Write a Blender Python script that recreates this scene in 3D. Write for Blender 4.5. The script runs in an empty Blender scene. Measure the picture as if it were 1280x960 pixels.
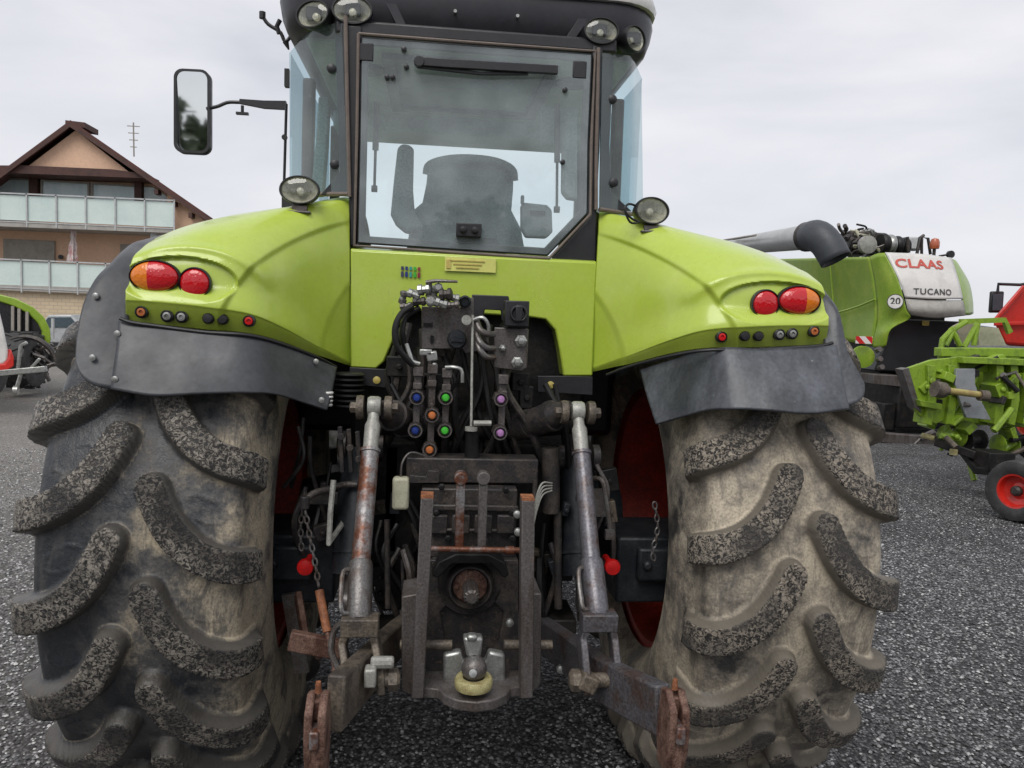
import bpy, math, random
import numpy as np
from mathutils import Vector, Matrix, Euler
random.seed(7); RNG = np.random.default_rng(11)
R = math.radians; PI = math.pi
sc = bpy.context.scene; COL = sc.collection

# ------------------------------------------------------------------ camera model and measuring helper
YAW, PITCH, ROLL = R(6.0), R(4.76), R(2.05); CAM = Vector((-.16, 0, 1.75)); FPX = 960.0
_f = Vector((math.sin(YAW)*math.cos(PITCH), math.cos(YAW)*math.cos(PITCH), -math.sin(PITCH)))
_r = Vector((math.cos(YAW), -math.sin(YAW), 0)); _u = _r.cross(_f)
_r, _u = _r*math.cos(ROLL)+_u*math.sin(ROLL), -_r*math.sin(ROLL)+_u*math.cos(ROLL)
def W(px, py, y):
    """a measured direction of the photo carried out to the distance y (metres along the yard)"""
    d = _r*((px-640)/FPX) - _u*((py-480)/FPX) + _f
    return CAM + d*(y/d.y)
def G(px, py, z=0.0):
    d = _r*((px-640)/FPX) - _u*((py-480)/FPX) + _f
    return CAM + d*((z-CAM.z)/d.z)

# ------------------------------------------------------------------ mesh builder
class MB:
    def __init__(s): s.v = []; s.f = []; s.mi = []; s.m = 0
    def add(s, vs, fs):
        o = len(s.v); s.v += [tuple(v) for v in vs]; s.f += [tuple(i+o for i in f) for f in fs]; s.mi += [s.m]*len(fs); return s
    def box(s, c, d, rot=None):
        c = Vector(c); q = [Vector((x*d[0]/2, y*d[1]/2, z*d[2]/2)) for x in (-1,1) for y in (-1,1) for z in (-1,1)]
        if rot is not None: q = [rot @ p for p in q]
        return s.add([c+p for p in q], [(0,1,3,2),(4,6,7,5),(0,4,5,1),(2,3,7,6),(0,2,6,4),(1,5,7,3)])
    def rings(s, rings, caps=True, closed=False):
        n = len(rings[0]); vs = [p for r in rings for p in r]; fs = []
        m = len(rings)
        for i in range(m if closed else m-1):
            for j in range(n):
                a = i*n+j; b = i*n+(j+1) % n; c = ((i+1) % m)*n+(j+1) % n; d = ((i+1) % m)*n+j
                fs.append((a, b, c, d))
        if caps and not closed: fs += [tuple(range(n-1, -1, -1)), tuple((m-1)*n+j for j in range(n))]
        return s.add(vs, fs)
    def lathe(s, c, prof, axis=(0,-1,0), n=24, sx=1, sz=1, up=(0,0,1), caps=True):
        c = Vector(c); ax = Vector(axis).normalized(); u = Vector(up)
        if abs(ax.dot(u)) > .95: u = Vector((0,1,0))
        X = u.cross(ax).normalized(); Z = ax.cross(X)
        return s.rings([[c+ax*h+X*(r*sx*math.cos(2*PI*k/n))+Z*(r*sz*math.sin(2*PI*k/n)) for k in range(n)] for r, h in prof], caps)
    def rod(s, pts, rad, n=12, caps=True, hex_=False):
        pts = [Vector(p) for p in pts]; m = len(pts)
        if not isinstance(rad, (list, tuple)): rad = [rad]*m
        rings = []; X = None
        for i, p in enumerate(pts):
            t = (pts[min(i+1, m-1)]-pts[max(i-1, 0)]).normalized()
            if X is None:
                X = t.cross(Vector((0,0,1)));
                if X.length < .1: X = t.cross(Vector((0,1,0)))
            X = (X - t*X.dot(t)).normalized(); Y = t.cross(X)
            rings.append([p+X*(rad[i]*math.cos(2*PI*k/n))+Y*(rad[i]*math.sin(2*PI*k/n)) for k in range(n)])
        return s.rings(rings, caps)
    def beam(s, pts, wh, up=(0,0,1)):
        """rectangular section along a path, wh = (across, along up) or one per point"""
        pts = [Vector(p) for p in pts]; m = len(pts)
        if not isinstance(wh[0], (list, tuple)): wh = [wh]*m
        rings = []
        for i, p in enumerate(pts):
            t = (pts[min(i+1, m-1)]-pts[max(i-1, 0)]).normalized(); X = t.cross(Vector(up)).normalized(); Z = X.cross(t)
            w, h = wh[i]; rings.append([p+X*(a*w/2)+Z*(b*h/2) for a, b in ((-1,-1),(1,-1),(1,1),(-1,1))])
        return s.rings(rings)
    def prism(s, pts, vec):
        """polygon of 3D points extruded along vec"""
        pts = [Vector(p) for p in pts]; v = Vector(vec); n = len(pts)
        return s.add(pts+[p+v for p in pts], [tuple(range(n-1,-1,-1)), tuple(range(n, 2*n))]+[(i,(i+1)%n,n+(i+1)%n,n+i) for i in range(n)])
    def ring_prism(s, out, inn, vec):
        out = [Vector(p) for p in out]; inn = [Vector(p) for p in inn]; v = Vector(vec); n = len(out)
        vs = out+inn+[p+v for p in out]+[p+v for p in inn]; fs = []
        for i in range(n):
            j = (i+1) % n
            fs += [(i,j,n+j,n+i), (2*n+j,2*n+i,3*n+i,3*n+j), (j,i,2*n+i,2*n+j), (n+i,n+j,3*n+j,3*n+i)]
        return s.add(vs, fs)
    def grid(s, A):
        r, c = A.shape[:2]
        return s.add([tuple(p) for p in A.reshape(-1, 3)], [(i*c+j, i*c+j+1, (i+1)*c+j+1, (i+1)*c+j) for i in range(r-1) for j in range(c-1)])
    def build(s, name, mats, parent=None, smooth=35, bevel=0, solid=0, seg=2, sub=0):
        me = bpy.data.meshes.new(name); me.from_pydata(s.v, [], s.f)
        if not isinstance(mats, (list, tuple)): mats = [mats]
        for m in mats: me.materials.append(m)
        if len(mats) > 1: me.polygons.foreach_set('material_index', s.mi)
        import bmesh
        bm = bmesh.new(); bm.from_mesh(me); bmesh.ops.recalc_face_normals(bm, faces=bm.faces); bm.to_mesh(me); bm.free()
        if smooth: me.shade_smooth(); me.set_sharp_from_angle(angle=R(smooth))
        o = bpy.data.objects.new(name, me); COL.objects.link(o)
        if solid:
            k = o.modifiers.new('s', 'SOLIDIFY'); k.thickness = abs(solid); k.offset = -1 if solid > 0 else 1
        if bevel:
            k = o.modifiers.new('b', 'BEVEL'); k.width = bevel; k.segments = seg; k.limit_method = 'ANGLE'; k.angle_limit = R(40)
        if sub:
            k = o.modifiers.new('u', 'SUBSURF'); k.levels = sub; k.render_levels = sub
        if parent is not None: setp(o, parent)
        return o
def setp(o, p):
    o.parent = p; M_ = p.matrix_basis.copy()
    q = p
    while q.parent is not None:
        M_ = q.parent.matrix_basis @ q.matrix_parent_inverse @ M_ if False else M_; q = q.parent
    if p.get('_wi') is None: pass
    o.matrix_parent_inverse = WM(p).inverted()
def WM(o):
    if o.parent is None: return o.matrix_basis.copy()
    return WM(o.parent) @ o.matrix_parent_inverse @ o.matrix_basis
def thing(name, label, cat, loc, group=None, rz=0):
    o = bpy.data.objects.new(name, None); COL.objects.link(o); o.location = loc; o.rotation_euler = (0,0,rz); o.empty_display_size = .2
    return tag(o, label, cat, group)
def tag(o, label, cat, group=None):
    o['label'] = label; o['category'] = cat
    if group: o['group'] = group
    return o
def part(name, parent, loc):
    o = bpy.data.objects.new(name, None); COL.objects.link(o); o.location = loc; o.empty_display_size = .1; setp(o, parent); return o

def cr(P, t):
    """Catmull-Rom through the rows of P at parameter array t in 0..n-1"""
    P = np.asarray(P, float); n = len(P); i = np.clip(np.floor(t).astype(int), 0, n-2); f = (t-i)
    f = f.reshape((-1,)+(1,)*(P.ndim-1))
    ext = np.concatenate([2*P[:1]-P[1:2], P, 2*P[-1:]-P[-2:-1]])
    a, b, c, d = ext[i], ext[i+1], ext[i+2], ext[i+3]
    return .5*((2*b)+(-a+c)*f+(2*a-5*b+4*c-d)*f**2+(-a+3*b-3*c+d)*f**3)
def patch(P, nr, nc):
    P = np.asarray([[tuple(q) for q in r] for r in P], float)
    A = cr(P, np.linspace(0, P.shape[0]-1, nr))
    return np.swapaxes(cr(np.swapaxes(A, 0, 1), np.linspace(0, P.shape[1]-1, nc)), 0, 1)
def spline(pts, n=24): return [Vector(p) for p in cr(np.array([tuple(p) for p in pts]), np.linspace(0, len(pts)-1, n))]
def sstep(x, a, b):
    t = np.clip((x-a)/(b-a), 0, 1); return t*t*(3-2*t)

# ------------------------------------------------------------------ materials
def nodes(name):
    m = bpy.data.materials.new(name); m.use_nodes = True; nt = m.node_tree
    return m, nt, nt.nodes['Principled BSDF']
def N(nt, t, **k):
    n = nt.nodes.new(t)
    for a, b in k.items():
        if a.startswith('i_'):
            n.inputs[a[2:].replace('_', ' ')].default_value = b
        else: setattr(n, a, b)
    return n
def mixc(nt, fac, a, b, blend='MIX'):
    n = nt.nodes.new('ShaderNodeMix'); n.data_type = 'RGBA'; n.blend_type = blend
    for s_, v in ((n.inputs[0], fac), (n.inputs[6], a), (n.inputs[7], b)):
        if hasattr(v, 'is_output'): nt.links.new(v, s_)
        else: s_.default_value = v if not isinstance(v, tuple) else (*v[:3], 1)
    return n.outputs[2]
def ramp(nt, src, stops):
    n = nt.nodes.new('ShaderNodeValToRGB'); cr_ = n.color_ramp
    while len(cr_.elements) < len(stops): cr_.elements.new(.5)
    for e, (p, c) in zip(cr_.elements, stops): e.position = p; e.color = (*c[:3], 1) if isinstance(c, tuple) else (c, c, c, 1)
    nt.links.new(src, n.inputs[0]); return n.outputs[0]
def M(name, col, rough=.5, metal=0, col2=None, sc_=12, lo=.45, hi=.65, fine=0.12, bump=0.0, bsc=60, coat=0, spec=.5, rvar=.15, streak=False, det=6):
    """base colour with large patches of col2, fine grain, roughness variation and bump"""
    m, nt, b = nodes(name); L = nt.links.new
    tc = N(nt, 'ShaderNodeTexCoord'); src = tc.outputs['Object']
    if streak:
        mp = N(nt, 'ShaderNodeMapping'); mp.inputs['Scale'].default_value = (1, 1, .18); L(src, mp.inputs[0]); src2 = mp.outputs[0]
    else: src2 = src
    n1 = N(nt, 'ShaderNodeTexNoise', i_Scale=sc_, i_Detail=det, i_Roughness=.65); L(src2, n1.inputs['Vector'])
    f = ramp(nt, n1.outputs['Fac'], [(lo, 0.0), (hi, 1.0)])
    c = mixc(nt, f, col, col2 if col2 else tuple(x*.8 for x in col))
    n2 = N(nt, 'ShaderNodeTexNoise', i_Scale=sc_*12, i_Detail=3); L(src, n2.inputs['Vector'])
    g = ramp(nt, n2.outputs['Fac'], [(.3, 1-fine*2), (.7, 1+0*fine)])
    c = mixc(nt, 1.0, c, g, 'MULTIPLY')
    L(c, b.inputs['Base Color'])
    rr = N(nt, 'ShaderNodeMapRange'); rr.inputs['To Min'].default_value = max(.03, rough-rvar); rr.inputs['To Max'].default_value = min(1, rough+rvar)
    n3 = N(nt, 'ShaderNodeTexNoise', i_Scale=sc_*2.3, i_Detail=5); L(src2, n3.inputs['Vector']); L(n3.outputs['Fac'], rr.inputs[0]); L(rr.outputs[0], b.inputs['Roughness'])
    b.inputs['Metallic'].default_value = metal; b.inputs['Specular IOR Level'].default_value = spec
    if coat: b.inputs['Coat Weight'].default_value = coat; b.inputs['Coat Roughness'].default_value = .12
    if bump:
        n4 = N(nt, 'ShaderNodeTexNoise', i_Scale=bsc, i_Detail=4); L(src, n4.inputs['Vector'])
        bp = N(nt, 'ShaderNodeBump', i_Strength=.6, i_Distance=bump); L(n4.outputs['Fac'], bp.inputs['Height']); L(bp.outputs[0], b.inputs['Normal'])
    return m

GREEN = M('lime_paint', (.44,.57,.065), .30, col2=(.47,.585,.10), sc_=5, fine=.03, coat=.5, rvar=.10)
def droplets(m, sc_=140, d=.0012):
    nt = m.node_tree; b = nt.nodes['Principled BSDF']; tc = N(nt, 'ShaderNodeTexCoord')
    v = N(nt, 'ShaderNodeTexVoronoi', i_Scale=sc_); nt.links.new(tc.outputs['Object'], v.inputs['Vector'])
    h = ramp(nt, v.outputs['Distance'], [(.0, 1.0), (.33, 0.0)])
    n = N(nt, 'ShaderNodeTexNoise', i_Scale=9.0, i_Detail=3); nt.links.new(tc.outputs['Object'], n.inputs['Vector'])
    k = ramp(nt, n.outputs['Fac'], [(.5, 0.0), (.62, 1.0)])
    mm = mixc(nt, 1.0, h, k, 'MULTIPLY')
    bp = N(nt, 'ShaderNodeBump', i_Strength=.5, i_Distance=d); nt.links.new(mm, bp.inputs['Height'])
    nt.links.new(bp.outputs[0], b.inputs['Normal']); 
    if b.inputs['Coat Weight'].default_value: nt.links.new(bp.outputs[0], b.inputs['Coat Normal'])
droplets(GREEN)
GREEN2 = M('field_green_paint', (.25,.40,.03), .4, col2=(.33,.46,.05), sc_=3, fine=.1, coat=.2)
GREEN3 = M('worn_green_paint', (.27,.42,.03), .5, col2=(.10,.16,.03), sc_=9, lo=.5, hi=.75, fine=.2, bump=.002)
BLACKP = M('black_plastic', (.018,.018,.021), .42, col2=(.03,.03,.034), sc_=6, bump=.0006, bsc=300)
ROOFB = M('roof_plastic', (.022,.022,.028), .35, col2=(.03,.03,.036), sc_=4)
FLAP = M('mudguard_rubber', (.048,.051,.057), .45, col2=(.095,.10,.11), sc_=5, lo=.4, hi=.75, fine=.12, bump=.0012, bsc=45, rvar=.2)
FLAPSIDE = M('mudguard_rubber_scuffed', (.045,.05,.058), .38, col2=(.13,.14,.16), sc_=7, lo=.42, hi=.7, fine=.16, bump=.0015, bsc=60, rvar=.2, streak=True)
def scratched(m, col=(.42,.42,.41), sc_=(22, 22, 3), th=.70):
    nt = m.node_tree; b = nt.nodes['Principled BSDF']; tc = N(nt, 'ShaderNodeTexCoord'); L = nt.links.new
    mp = N(nt, 'ShaderNodeMapping'); mp.inputs['Scale'].default_value = sc_; L(tc.outputs['Object'], mp.inputs[0])
    n = N(nt, 'ShaderNodeTexNoise', i_Scale=3.0, i_Detail=9, i_Roughness=.8); L(mp.outputs[0], n.inputs['Vector'])
    f = ramp(nt, n.outputs['Fac'], [(th-.06, 0.0), (th, 1.0)])
    old = b.inputs['Base Color'].links[0].from_socket
    L(mixc(nt, f, old, col), b.inputs['Base Color'])
DARK = M('oily_cast_iron', (.011,.0105,.011), .5, .0, col2=(.030,.027,.024), spec=.28, sc_=9, fine=.25, bump=.003, bsc=50)
DARK2 = M('grey_painted_casting', (.042,.039,.039), .45, .15, col2=(.095,.08,.07), spec=.35, sc_=14, fine=.25, bump=.002, bsc=70)
BLUEGREY = M('dark_axle_paint', (.016,.020,.025), .45, .05, col2=(.035,.038,.042), spec=.3, sc_=10, fine=.2, bump=.002)
STEEL = M('worn_grey_steel', (.20,.19,.185), .42, .55, col2=(.12,.085,.065), sc_=16, lo=.45, hi=.7, fine=.25, bump=.002, bsc=90)
STEELF = M('frame_steel', (.16,.145,.14), .5, .35, col2=(.09,.07,.06), sc_=14, fine=.25, bump=.0015, bsc=90, streak=True)
GALV = M('galvanised_steel', (.50,.51,.49), .35, .7, col2=(.33,.33,.31), sc_=25, fine=.2)
WHITEST = M('pale_painted_steel', (.42,.42,.38), .4, .2, col2=(.30,.29,.26), sc_=20, fine=.2)
scratched(DARK2, (.20,.14,.10), (14,14,14), .66); scratched(STEELF, (.30,.17,.10), (16,16,8), .68); scratched(GREEN, (.30,.36,.12), (5,5,1.2), .70); scratched(FLAPSIDE, (.28,.29,.29), (10,10,1.2), .70); scratched(FLAP, (.16,.16,.16), (9,9,9), .72)
RUST = M('rusty_tube_steel', (.30,.29,.29), .45, .45, col2=(.17,.062,.032), sc_=13, lo=.42, hi=.56, fine=.25, bump=.002, bsc=90)
RUST2 = M('red_brown_rust', (.26,.15,.11), .7, .15, col2=(.11,.045,.03), sc_=22, lo=.42, hi=.6, fine=.35, bump=.004, bsc=70)
LINKG = M('scuffed_link_steel', (.125,.12,.13), .5, .3, col2=(.10,.06,.045), sc_=11, lo=.48, hi=.66, fine=.3, bump=.002, bsc=80)
MUDST = M('mud_stained_steel', (.20,.165,.125), .55, .25, col2=(.085,.07,.06), sc_=13, lo=.42, hi=.62, fine=.3, bump=.003, bsc=70)
PURPST = M('smooth_grey_tube', (.19,.185,.205), .38, .45, col2=(.11,.07,.055), sc_=12, lo=.48, hi=.66, fine=.25, bump=.001, bsc=80)
HOSE = M('hose_rubber', (.010,.010,.011), .45, col2=(.022,.022,.022), sc_=15, spec=.35)
SEAL = M('window_seal', (.21,.165,.14), .6, sc_=30, fine=.2)
ORUST = M('orange_rust', (.42,.16,.07), .7, col2=(.2,.07,.03), sc_=30, fine=.3)
YELC = M('cream_plastic_block', (.50,.49,.36), .5, col2=(.40,.39,.28), sc_=20)
YELR = M('yellow_ring_paint', (.55,.50,.24), .5, col2=(.35,.28,.12), sc_=40, fine=.3)
REDK = M('red_plastic', (.75,.012,.012), .35)
REDRIM = M('red_rim_paint', (.62,.060,.030), .5, col2=(.36,.04,.022), sc_=6, lo=.4, hi=.65, fine=.2)
REDM = M('red_machine_paint', (.62,.022,.012), .35, col2=(.5,.02,.012), sc_=6, coat=.3)
WHITE = M('white_paint', (.70,.69,.66), .35, col2=(.60,.59,.56), sc_=4, fine=.05, coat=.3)
LINER = M('cab_lining', (.42,.46,.48), .8, sc_=8)
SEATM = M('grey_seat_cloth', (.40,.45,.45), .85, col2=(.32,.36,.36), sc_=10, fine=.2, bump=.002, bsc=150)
STICK = M('yellow_sticker', (.72,.72,.20), .4, fine=.02)
STICK2 = M('orange_sticker_print', (.62,.50,.14), .4)
BLUE = M('blue_cap', (.01,.035,.22), .4); LGREEN = M('green_cap', (.06,.50,.04), .4); ORNG = M('orange_cap', (.55,.17,.05), .4); PINK = M('pink_cap', (.45,.22,.48), .4)
def lens(name, col, sc_=120):
    m, nt, b = nodes(name); b.inputs['Base Color'].default_value = (*col, 1); b.inputs['Roughness'].default_value = .12
    b.inputs['Coat Weight'].default_value = .6; b.inputs['Subsurface Weight'].default_value = .15; b.inputs['Subsurface Radius'].default_value = (.02,.005,.005)
    tc = N(nt, 'ShaderNodeTexCoord'); w = N(nt, 'ShaderNodeTexVoronoi', i_Scale=sc_); nt.links.new(tc.outputs['Object'], w.inputs['Vector'])
    bp = N(nt, 'ShaderNodeBump', i_Strength=.45, i_Distance=.002); nt.links.new(w.outputs['Distance'], bp.inputs['Height']); nt.links.new(bp.outputs[0], b.inputs['Normal']); return m
LRED = lens('red_lens', (.55,.008,.014)); LAMB = lens('amber_lens', (.75,.20,.01))
def glassm(name, tint, refl=.12, dirt_sheen=.06, dcol=(.6,.68,.68)):
    m = bpy.data.materials.new(name); m.use_nodes = True; nt = m.node_tree; nt.nodes.clear(); L = nt.links.new
    out = N(nt, 'ShaderNodeOutputMaterial'); tr = N(nt, 'ShaderNodeBsdfTransparent'); tr.inputs[0].default_value = (*tint, 1)
    gl = N(nt, 'ShaderNodeBsdfGlossy', i_Roughness=.03);     ge = N(nt, 'ShaderNodeNewGeometry'); dt = N(nt, 'ShaderNodeVectorMath', operation='DOT_PRODUCT'); L(ge.outputs['Incoming'], dt.inputs[0]); L(ge.outputs['Normal'], dt.inputs[1])
    ab = N(nt, 'ShaderNodeMath', operation='ABSOLUTE'); L(dt.outputs['Value'], ab.inputs[0]); om = N(nt, 'ShaderNodeMath', operation='SUBTRACT'); om.inputs[0].default_value = 1; L(ab.outputs[0], om.inputs[1])
    pw5 = N(nt, 'ShaderNodeMath', operation='POWER'); L(om.outputs[0], pw5.inputs[0]); pw5.inputs[1].default_value = 5.0
    ad = N(nt, 'ShaderNodeMath', operation='MULTIPLY_ADD'); L(pw5.outputs[0], ad.inputs[0]); ad.inputs[1].default_value = .8; ad.inputs[2].default_value = .04+refl
    mx = N(nt, 'ShaderNodeMixShader'); L(ad.outputs[0], mx.inputs[0]); L(tr.outputs[0], mx.inputs[1]); L(gl.outputs[0], mx.inputs[2])
    df = N(nt, 'ShaderNodeBsdfDiffuse'); df.inputs[0].default_value = (*dcol, 1)
    tc = N(nt, 'ShaderNodeTexCoord'); n = N(nt, 'ShaderNodeTexNoise', i_Scale=6.0, i_Detail=6); L(tc.outputs['Object'], n.inputs['Vector'])
    mr = N(nt, 'ShaderNodeMapRange'); mr.inputs['From Min'].default_value = .3; mr.inputs['From Max'].default_value = .7
    mr.inputs['To Min'].default_value = dirt_sheen*.5; mr.inputs['To Max'].default_value = dirt_sheen*1.5; L(n.outputs['Fac'], mr.inputs[0])
    m2 = N(nt, 'ShaderNodeMixShader'); L(mr.outputs[0], m2.inputs[0]); L(mx.outputs[0], m2.inputs[1]); L(df.outputs[0], m2.inputs[2])
    L(m2.outputs[0], out.inputs[0]); return m
GLASS = glassm('tinted_cab_glass', (.92,.98,.98), .035, .19, (.72,.82,.84))  # strong pale diffuse veil stands in for sky reflected in the rear pane
GLASSC = glassm('corner_cab_glass', (.58,.76,.81), .03, .10)
CLEAR = glassm('lamp_glass', (.95,.95,.92), .05, .05)
GLASSF = glassm('windscreen_glass', (.88,.96,.97), .02, .02)
MIRR, _nt, _b = nodes('mirror_silver'); _b.inputs['Metallic'].default_value = 1; _b.inputs['Roughness'].default_value = .03; _b.inputs['Base Color'].default_value = (.75,.78,.78,1)
REFL = M('lamp_reflector', (.85,.84,.70), .3, .15, col2=(.55,.55,.42), sc_=60, fine=.3, bump=.004, bsc=110)

def tyre_mat(name, dusty, dark, wet, gradx, flip, lugdark, lugpale, th=.5):
    m, nt, b = nodes(name); L = nt.links.new
    tc = N(nt, 'ShaderNodeTexCoord'); src = tc.outputs['Object']
    at = N(nt, 'ShaderNodeAttribute'); at.attribute_name = 'lug'
    n1 = N(nt, 'ShaderNodeTexNoise', i_Scale=5.0, i_Detail=8, i_Roughness=.6); L(src, n1.inputs['Vector'])
    n1b = N(nt, 'ShaderNodeTexNoise', i_Scale=26.0, i_Detail=6, i_Roughness=.7); L(src, n1b.inputs['Vector'])
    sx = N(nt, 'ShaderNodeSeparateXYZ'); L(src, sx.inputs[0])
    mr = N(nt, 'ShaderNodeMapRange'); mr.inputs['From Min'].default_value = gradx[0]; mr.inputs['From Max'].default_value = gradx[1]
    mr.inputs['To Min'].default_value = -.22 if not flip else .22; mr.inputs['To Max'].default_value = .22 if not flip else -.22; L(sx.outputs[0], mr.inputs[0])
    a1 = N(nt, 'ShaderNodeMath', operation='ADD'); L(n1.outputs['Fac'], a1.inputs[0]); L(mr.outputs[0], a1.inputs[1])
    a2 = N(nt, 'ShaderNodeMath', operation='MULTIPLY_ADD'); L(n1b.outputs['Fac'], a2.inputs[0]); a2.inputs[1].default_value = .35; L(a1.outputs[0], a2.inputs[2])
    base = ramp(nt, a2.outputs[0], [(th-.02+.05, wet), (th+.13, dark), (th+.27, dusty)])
    n6 = N(nt, 'ShaderNodeTexNoise', i_Scale=140.0, i_Detail=4); L(src, n6.inputs['Vector'])
    base = mixc(nt, 1.0, base, ramp(nt, n6.outputs['Fac'], [(.35, .72), (.6, 1.08)]), 'MULTIPLY')
    mps = N(nt, 'ShaderNodeMapping'); mps.inputs['Scale'].default_value = (1.6, 1, .5); L(src, mps.inputs[0])
    n7 = N(nt, 'ShaderNodeTexNoise', i_Scale=9.0, i_Detail=10, i_Roughness=.75, i_Distortion=.8); L(mps.outputs[0], n7.inputs['Vector'])
    base = mixc(nt, ramp(nt, n7.outputs['Fac'], [(.50, 0.0), (.60, .75)]), base, tuple(x*.55+y*.45 for x, y in zip(wet, dark)))
    # speckled worn lug faces
    n2 = N(nt, 'ShaderNodeTexNoise', i_Scale=88.0, i_Detail=5, i_Roughness=.6, i_Distortion=1.2); L(src, n2.inputs['Vector'])
    sp = ramp(nt, n2.outputs['Fac'], [(.43, lugdark), (.51, tuple((x+y)/2 for x, y in zip(lugdark, lugpale))), (.56, lugpale)])
    n3 = N(nt, 'ShaderNodeTexNoise', i_Scale=7.0, i_Detail=3); L(src, n3.inputs['Vector'])
    sp = mixc(nt, ramp(nt, n3.outputs['Fac'], [(.36, .85), (.56, 0.0)]), sp, lugdark if dusty[0] < .48 else tuple(x*3 for x in lugdark))
    # slope of lug: dark rubber, with the shade of its sides painted in darker
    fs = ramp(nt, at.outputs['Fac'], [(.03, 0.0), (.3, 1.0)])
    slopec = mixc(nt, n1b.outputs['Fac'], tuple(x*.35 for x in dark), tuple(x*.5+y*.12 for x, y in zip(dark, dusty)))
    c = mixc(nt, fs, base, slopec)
    ft = ramp(nt, at.outputs['Fac'], [(.86, 0.0), (.97, 1.0)])
    c = mixc(nt, ft, c, sp)
    # pale mud line gathered along the foot of each lug
    edge = ramp(nt, at.outputs['Fac'], [(.0, 0.0), (.02, 1.0), (.09, 0.0)])
    em = mixc(nt, 1.0, edge, ramp(nt, n1.outputs['Fac'], [(.45, 0.0), (.6, .7)]), 'MULTIPLY')
    c = mixc(nt, em, c, dusty)
    L(c, b.inputs['Base Color'])
    rg = ramp(nt, a2.outputs[0], [(th+.03, .33), (th+.2, .85)]); L(rg, b.inputs['Roughness'])
    bp = N(nt, 'ShaderNodeBump', i_Strength=.7, i_Distance=.006); L(n1b.outputs['Fac'], bp.inputs['Height'])
    bp2 = N(nt, 'ShaderNodeBump', i_Strength=.7, i_Distance=.004); 
    hh = mixc(nt, ft, (.5,.5,.5), ramp(nt, n2.outputs['Fac'], [(.42, 0.0), (.58, 1.0)])); L(hh, bp2.inputs['Height']); L(bp.outputs[0], bp2.inputs['Normal'])
    L(bp2.outputs[0], b.inputs['Normal']); return m
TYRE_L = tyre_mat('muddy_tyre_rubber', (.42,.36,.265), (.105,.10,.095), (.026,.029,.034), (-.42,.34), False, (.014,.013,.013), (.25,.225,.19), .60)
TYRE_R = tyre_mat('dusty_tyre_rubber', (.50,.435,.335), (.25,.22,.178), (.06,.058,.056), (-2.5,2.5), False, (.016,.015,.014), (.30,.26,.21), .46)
TYRE_S = M('old_black_tyre', (.035,.035,.037), .65, col2=(.07,.068,.065), sc_=9, fine=.2, bump=.003)

# ------------------------------------------------------------------ world, sun, camera
SUN_EL, SUN_AZ = R(52), R(205)
w = bpy.data.worlds.new('World'); sc.world = w; w.use_nodes = True; nt = w.node_tree; L = nt.links.new
bg = nt.nodes['Background']; bg.inputs['Strength'].default_value = .1
sky = N(nt, 'ShaderNodeTexSky', sky_type='NISHITA', sun_disc=False, sun_elevation=SUN_EL, sun_rotation=SUN_AZ)
tc = N(nt, 'ShaderNodeTexCoord')
mp = N(nt, 'ShaderNodeMapping'); mp.inputs['Scale'].default_value = (1, 1, 3.4); mp.inputs['Rotation'].default_value = (.0,.06,.3); L(tc.outputs['Generated'], mp.inputs[0])
n1 = N(nt, 'ShaderNodeTexNoise', i_Scale=2.0, i_Detail=7, i_Roughness=.5, i_Distortion=.3); L(mp.outputs[0], n1.inputs['Vector'])
cl = ramp(nt, n1.outputs['Fac'], [(.30, (.47,.485,.53)), (.50, (.61,.61,.645)), (.68, (.72,.71,.73))])
sx = N(nt, 'ShaderNodeSeparateXYZ'); L(tc.outputs['Generated'], sx.inputs[0])
hz = ramp(nt, sx.outputs[2], [(.0, 1.0), (.30, 0.0)])
cl = mixc(nt, mixc(nt, 1.0, hz, (.55,.55,.55), 'MULTIPLY'), cl, (.58,.59,.63))
cl10 = mixc(nt, 1.0, cl, (10,10,10), 'MULTIPLY')
L(mixc(nt, .94, sky.outputs[0], cl10), bg.inputs[0])
sd = bpy.data.lights.new('sun', 'SUN'); sd.energy = 1.4; sd.angle = R(38); sd.color = (1,.97,.92)
so = bpy.data.objects.new('sun', sd); COL.objects.link(so)
sv = Vector((math.sin(SUN_AZ)*math.cos(SUN_EL), math.cos(SUN_AZ)*math.cos(SUN_EL), math.sin(SUN_EL)))
so.rotation_euler = sv.to_track_quat('Z', 'Y').to_euler()
cd = bpy.data.cameras.new('camera'); co = bpy.data.objects.new('camera', cd); COL.objects.link(co); sc.camera = co
cd.sensor_width = 36; cd.lens = 36*FPX/1280; cd.clip_end = 3000; cd.clip_start = .05
co.matrix_world = Matrix.Translation(CAM) @ Matrix((_r, _u, -_f)).transposed().to_4x4()
sc.view_settings.view_transform = 'Standard'; sc.view_settings.look = 'None'; sc.view_settings.exposure = .42; sc.view_settings.gamma = 1
sc.cycles.use_denoising = True; sc.cycles.max_bounces = 8; sc.cycles.transparent_max_bounces = 16

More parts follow.
